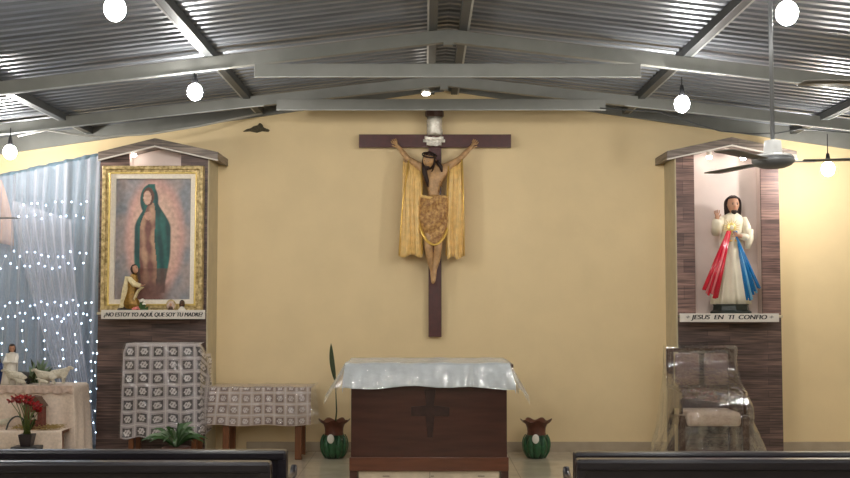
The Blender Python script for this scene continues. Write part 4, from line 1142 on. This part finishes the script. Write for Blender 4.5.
def figure_small(px, base_z, Y, h, robe, cloak, label, turn=0, lean=0):
    x = WX(px, 370, Y); z = base_z
    t = thing('nativity_figure', (x, Y, z), label, 'figurine', 'nativity figures')
    MB().loft([(x, Y, z, h * .2, h * .15), (x, Y, z + h * .15, h * .17, h * .13), (x + lean * .5, Y, z + h * .45, h * .13, h * .11), (x + lean, Y, z + h * .72, h * .14, h * .1), (x + lean, Y, z + h * .8, h * .05, h * .05)], 24, 9, .07).build('robe', robe, t, smooth=True)
    MB().sheet(12, 10, lambda u, v: (x + lean * v + math.cos(PI * u + turn) * h * (.19 - .05 * v), Y + .0 + math.sin(PI * u + turn) * h * (.16 - .04 * v), z + .01 + h * .74 * v)).build('cloak', cloak, t, smooth=True, solid=.006)
    for s in (-1, 1):
        MB().tube([(x + lean + s * h * .12, Y, z + h * .7), (x + lean + s * h * .14, Y - h * .1, z + h * .55), (x + lean + s * h * .02, Y - h * .16, z + h * .56)], [h * .045, h * .05, h * .03], 10).build('arm', robe, t, smooth=True)
    head(t, (x + lean, Y - h * .01, z + h * .89), h * .085, (.3, 0, turn * .6), long=1.0)
    return t
zt = tzn
figure_small(9.5, zt, NY + .1, .355, 'figure_white', 'figure_white', 'white robed dark haired nativity figure at the table back', .5, .02)
figure_small(-2, zt, NY + .16, .24, 'figure_blue', 'figure_blue', 'dark blue robed nativity figure at the left frame edge', -.3)
def beast(px, base_z, Y, L_, m, label, face=1, kind='toy_sheep', horns=False, lying=False):
    x = WX(px, 380, Y); z = base_z; s = face
    t = thing(kind, (x, Y, z), label, kind.replace('_', ' '), 'nativity animals')
    H = L_ * (.42 if lying else .62)
    V = [(Vector((x - s * L_ * .38, Y, z + H * .72)), (L_ * .2, L_ * .18)), (Vector((x, Y, z + H * .72)), (L_ * .24, L_ * .2)), (Vector((x + s * L_ * .3, Y, z + H * .76)), (L_ * .18, L_ * .15)),
         (Vector((x + s * L_ * .46, Y, z + H * 1.05)), L_ * .1), (Vector((x + s * L_ * .56, Y, z + H * 1.22)), L_ * .085), (Vector((x + s * L_ * .72, Y - .005, z + H * 1.1)), L_ * .05)]
    E = [(0, 1), (1, 2), (2, 3), (3, 4), (4, 5)]
    for (bi, dx) in ((0, -.36), (2, .28)):
        for yy in (-1, 1):
            i = len(V)
            kx = dx + (.06 if bi == 0 else .0)
            V.append((Vector((x + s * L_ * kx, Y + yy * L_ * .11, z + H * .42)), L_ * .055))
            if lying: V += [(Vector((x + s * L_ * (kx + .12), Y + yy * L_ * .13, z + .012)), L_ * .04), (Vector((x + s * L_ * (kx - .02), Y + yy * L_ * .15, z + .01)), L_ * .03)]
            else: V += [(Vector((x + s * L_ * (dx - (.05 if bi == 0 else 0)), Y + yy * L_ * .11, z + H * .2)), L_ * .035), (Vector((x + s * L_ * dx, Y + yy * L_ * .11, z + .008)), L_ * .035)]
            E += [(bi, i), (i, i + 1), (i + 1, i + 2)]
    i = len(V); V.append((Vector((x - s * L_ * .56, Y, z + H * .62)), L_ * .03)); E.append((0, i))
    skin('body', V, E, m, t, sub=2, root=1)
    e = MB()
    for yy in (-1, 1): e.ball((x + s * L_ * .52, Y + yy * L_ * .1, z + H * 1.25), (L_ * .035, L_ * .06, L_ * .03), 8, 6)
    e.build('ears', m, t, smooth=True)
    e = MB()
    for yy in (-1, 1): e.ball((x + s * L_ * .62, Y + yy * L_ * .07, z + H * 1.23), L_ * .015, 6, 5)
    e.build('eyes', 'eye_dark', t, smooth=True)
    if horns:
        e = MB()
        for yy in (-1, 1): e.tube([(x + s * L_ * .54, Y + yy * L_ * .06, z + H * 1.3), (x + s * L_ * .56, Y + yy * L_ * .14, z + H * 1.4), (x + s * L_ * .6, Y + yy * L_ * .13, z + H * 1.55)], [L_ * .02, L_ * .015, L_ * .005], 6)
        e.build('horns', 'figure_white', t, smooth=True)
beast(23, zt, NY + .2, .22, 'ox', 'dark ox resting beside the white robed nativity figure', -1, 'toy_ox', True, True)
beast(16, zt, NY + .05, .18, 'wool', 'cream sheep in front of the dark ox', -1)
beast(46, zt, NY + .07, .18, 'wool', 'cream sheep facing left beside the shrub', -1)
beast(57, zt, NY + .14, .2, 'wool', 'cream sheep facing right near the table corner', 1)
def shelf_sheep(px, lb, f):
    beast(px, szn, SYn + .12, .13, 'wool', lb, f)
shelf_sheep(4, 'white lamb on the low bench left of the red flowers', 1)
beast(20, tzn - .0, NY + .005, .085, 'wool', 'tiny white lamb at the table edge over the red flowers', -1)
beast(43, tzn - .0, NY + .005, .085, 'wool', 'tiny white lamb at the table edge right of the red flowers', -1)
q = W(36, 384, NY + .2)
sh = thing('artificial_shrub', (q.x, NY + .2, tzn), 'grey-green toy shrub between the nativity animals', 'plant')
for k in range(26):
    a = R.uniform(0, 2 * PI); el = R.uniform(.4, 1.5); d = Vector((math.cos(a) * math.cos(el), math.sin(a) * math.cos(el) * .5, math.sin(el)))
    b0_ = Vector((q.x + R.uniform(-.05, .05), NY + .2, tzn + .01))
    MB().leaf(b0_, b0_ + d * R.uniform(.12, .24), .03, n=5).build('leaf', 'leaf_silver' if k % 3 else 'leaf_dark', sh, smooth=True)
# brick toy house and straw on the bench
q = W(34.5, 430, SYn + .12); hx, hy_, hz = q.x, SYn + .13, szn
th_ = thing('toy_house', (hx, hy_, hz), 'small red brick toy house beneath the red flowers', 'toy house')
hb = MB().box(hx - .075, hx + .075, hy_ - .05, hy_ + .05, hz, hz + .19).build('house_wall', 'house_brick', th_, bevel=.002)
MB().prism([(hx - .09, hz + .19), (hx + .09, hz + .19), (hx + .03, hz + .27), (hx - .02, hz + .28)], hy_ - .06, hy_ + .06).build('roof', 'figure_brown', th_)
MB().box(hx - .03, hx + .035, hy_ - .056, hy_ - .05, hz + .085, hz + .145).build('window_panel', 'house_light', th_)
MB().ball((hx, hy_ - .058, hz + .115), (.014, .006, .014), 10, 8).build('window_opening', 'eye_dark', th_)
sd = MB()
for k in range(260):
    a = R.uniform(0, PI); x_ = WX(R.uniform(14, 60), 430, SYn + .1); y_ = SYn + R.uniform(.02, .24); l_ = .025
    z_ = szn + R.uniform(.002, .03)
    sd.bar((x_ - math.cos(a) * l_, y_ - math.sin(a) * l_ * .4, z_), (x_ + math.cos(a) * l_, y_ + math.sin(a) * l_ * .4, z_ + R.uniform(-.003, .02)), .003, .003)
sd.build('straw', 'straw', kind='stuff', label='loose straw strewn over the low bench around the toy house', category='straw')
q = W(17, 430, SYn + .05)
ah = MB()
ah.tube([(q.x - .09 + .18 * k / 12, SYn + .05, szn + .005 + .11 * math.sin(PI * k / 12) ** .6) for k in range(13)], .007, 8)
ah.build('wire_arch', 'steel_dark', smooth=True, label='thin grey arch on the low bench left of the flower pot', category='arch')
# red flowers in a dark pot on a small stand
GY = 8.95; q = W(27, 446, GY); gz = WZ(446, GY)
sdn = thing('plant_stand', (q.x, GY, PZ), 'dark grey plant stand under the flower pot', 'stand')
MB().box(q.x - .105, q.x + .105, GY - .08, GY + .08, gz - .022, gz).build('stand_top', 'grey_plastic', sdn, bevel=.003)
for sx_ in (-1, 1):
    for sy_ in (-1, 1): MB().box(q.x + sx_ * .09 - .012, q.x + sx_ * .09 + .012, GY + sy_ * .065 - .012, GY + sy_ * .065 + .012, PZ, gz - .022).build('leg', 'grey_plastic', sdn)
fp = thing('flower_pot', (q.x, GY, gz), 'dark square pot of red long-stemmed flowers before the nativity', 'potted flowers')
pz_ = WZ(434, GY)
MB().add([(q.x + sx_ * r_, GY + sy_ * r_, z_) for z_, r_ in ((gz, .04), (pz_, .056)) for sx_, sy_ in ((-1, -1), (1, -1), (1, 1), (-1, 1))], [(3, 2, 1, 0), (4, 5, 6, 7), (0, 1, 5, 4), (1, 2, 6, 5), (2, 3, 7, 6), (3, 0, 4, 7)]).build('pot', 'pot_dark', fp, bevel=.003)
tips = [(11, 402), (15, 399), (18, 397), (21, 399), (24, 397), (28, 398), (31, 399), (24, 402), (29, 403), (32, 405), (36, 404), (39, 406), (19, 402), (36, 409), (39, 411)]
for k, (a_, b_) in enumerate(tips):
    yy = GY + R.uniform(-.05, .04); tp = W(a_, b_, yy); bs_ = Vector((q.x + R.uniform(-.03, .03), GY, pz_))
    mid = bs_.lerp(tp, .55) + Vector((0, 0, .03))
    sm_ = MB().tube([bs_, mid, tp], .0035, 5).build('stem', 'stem', fp, smooth=True)
    mb = MB()
    for j in range(6):
        an = j * PI / 3 + R.random(); mb.leaf(tp, tp + Vector((math.cos(an) * .036, math.sin(an) * .03 - .01, .012 + .018 * math.sin(an * 2))), .03, n=4, normal=(0, -.6, .8))
    mb.ball(tp + Vector((0, -.006, .006)), .007, 8, 6)
    mb.build('flower', 'red_petal', sm_, smooth=True)
for k in range(6):
    a = R.uniform(0, 2 * PI); bs_ = Vector((q.x, GY, pz_ - .005))
    MB().leaf(bs_, bs_ + Vector((math.cos(a) * .07, math.sin(a) * .05, .08 + .05 * R.random())), .026, (0, 0, .02), normal=(0, -.8, .5)).build('leaf', 'leaf_dark', fp, smooth=True)
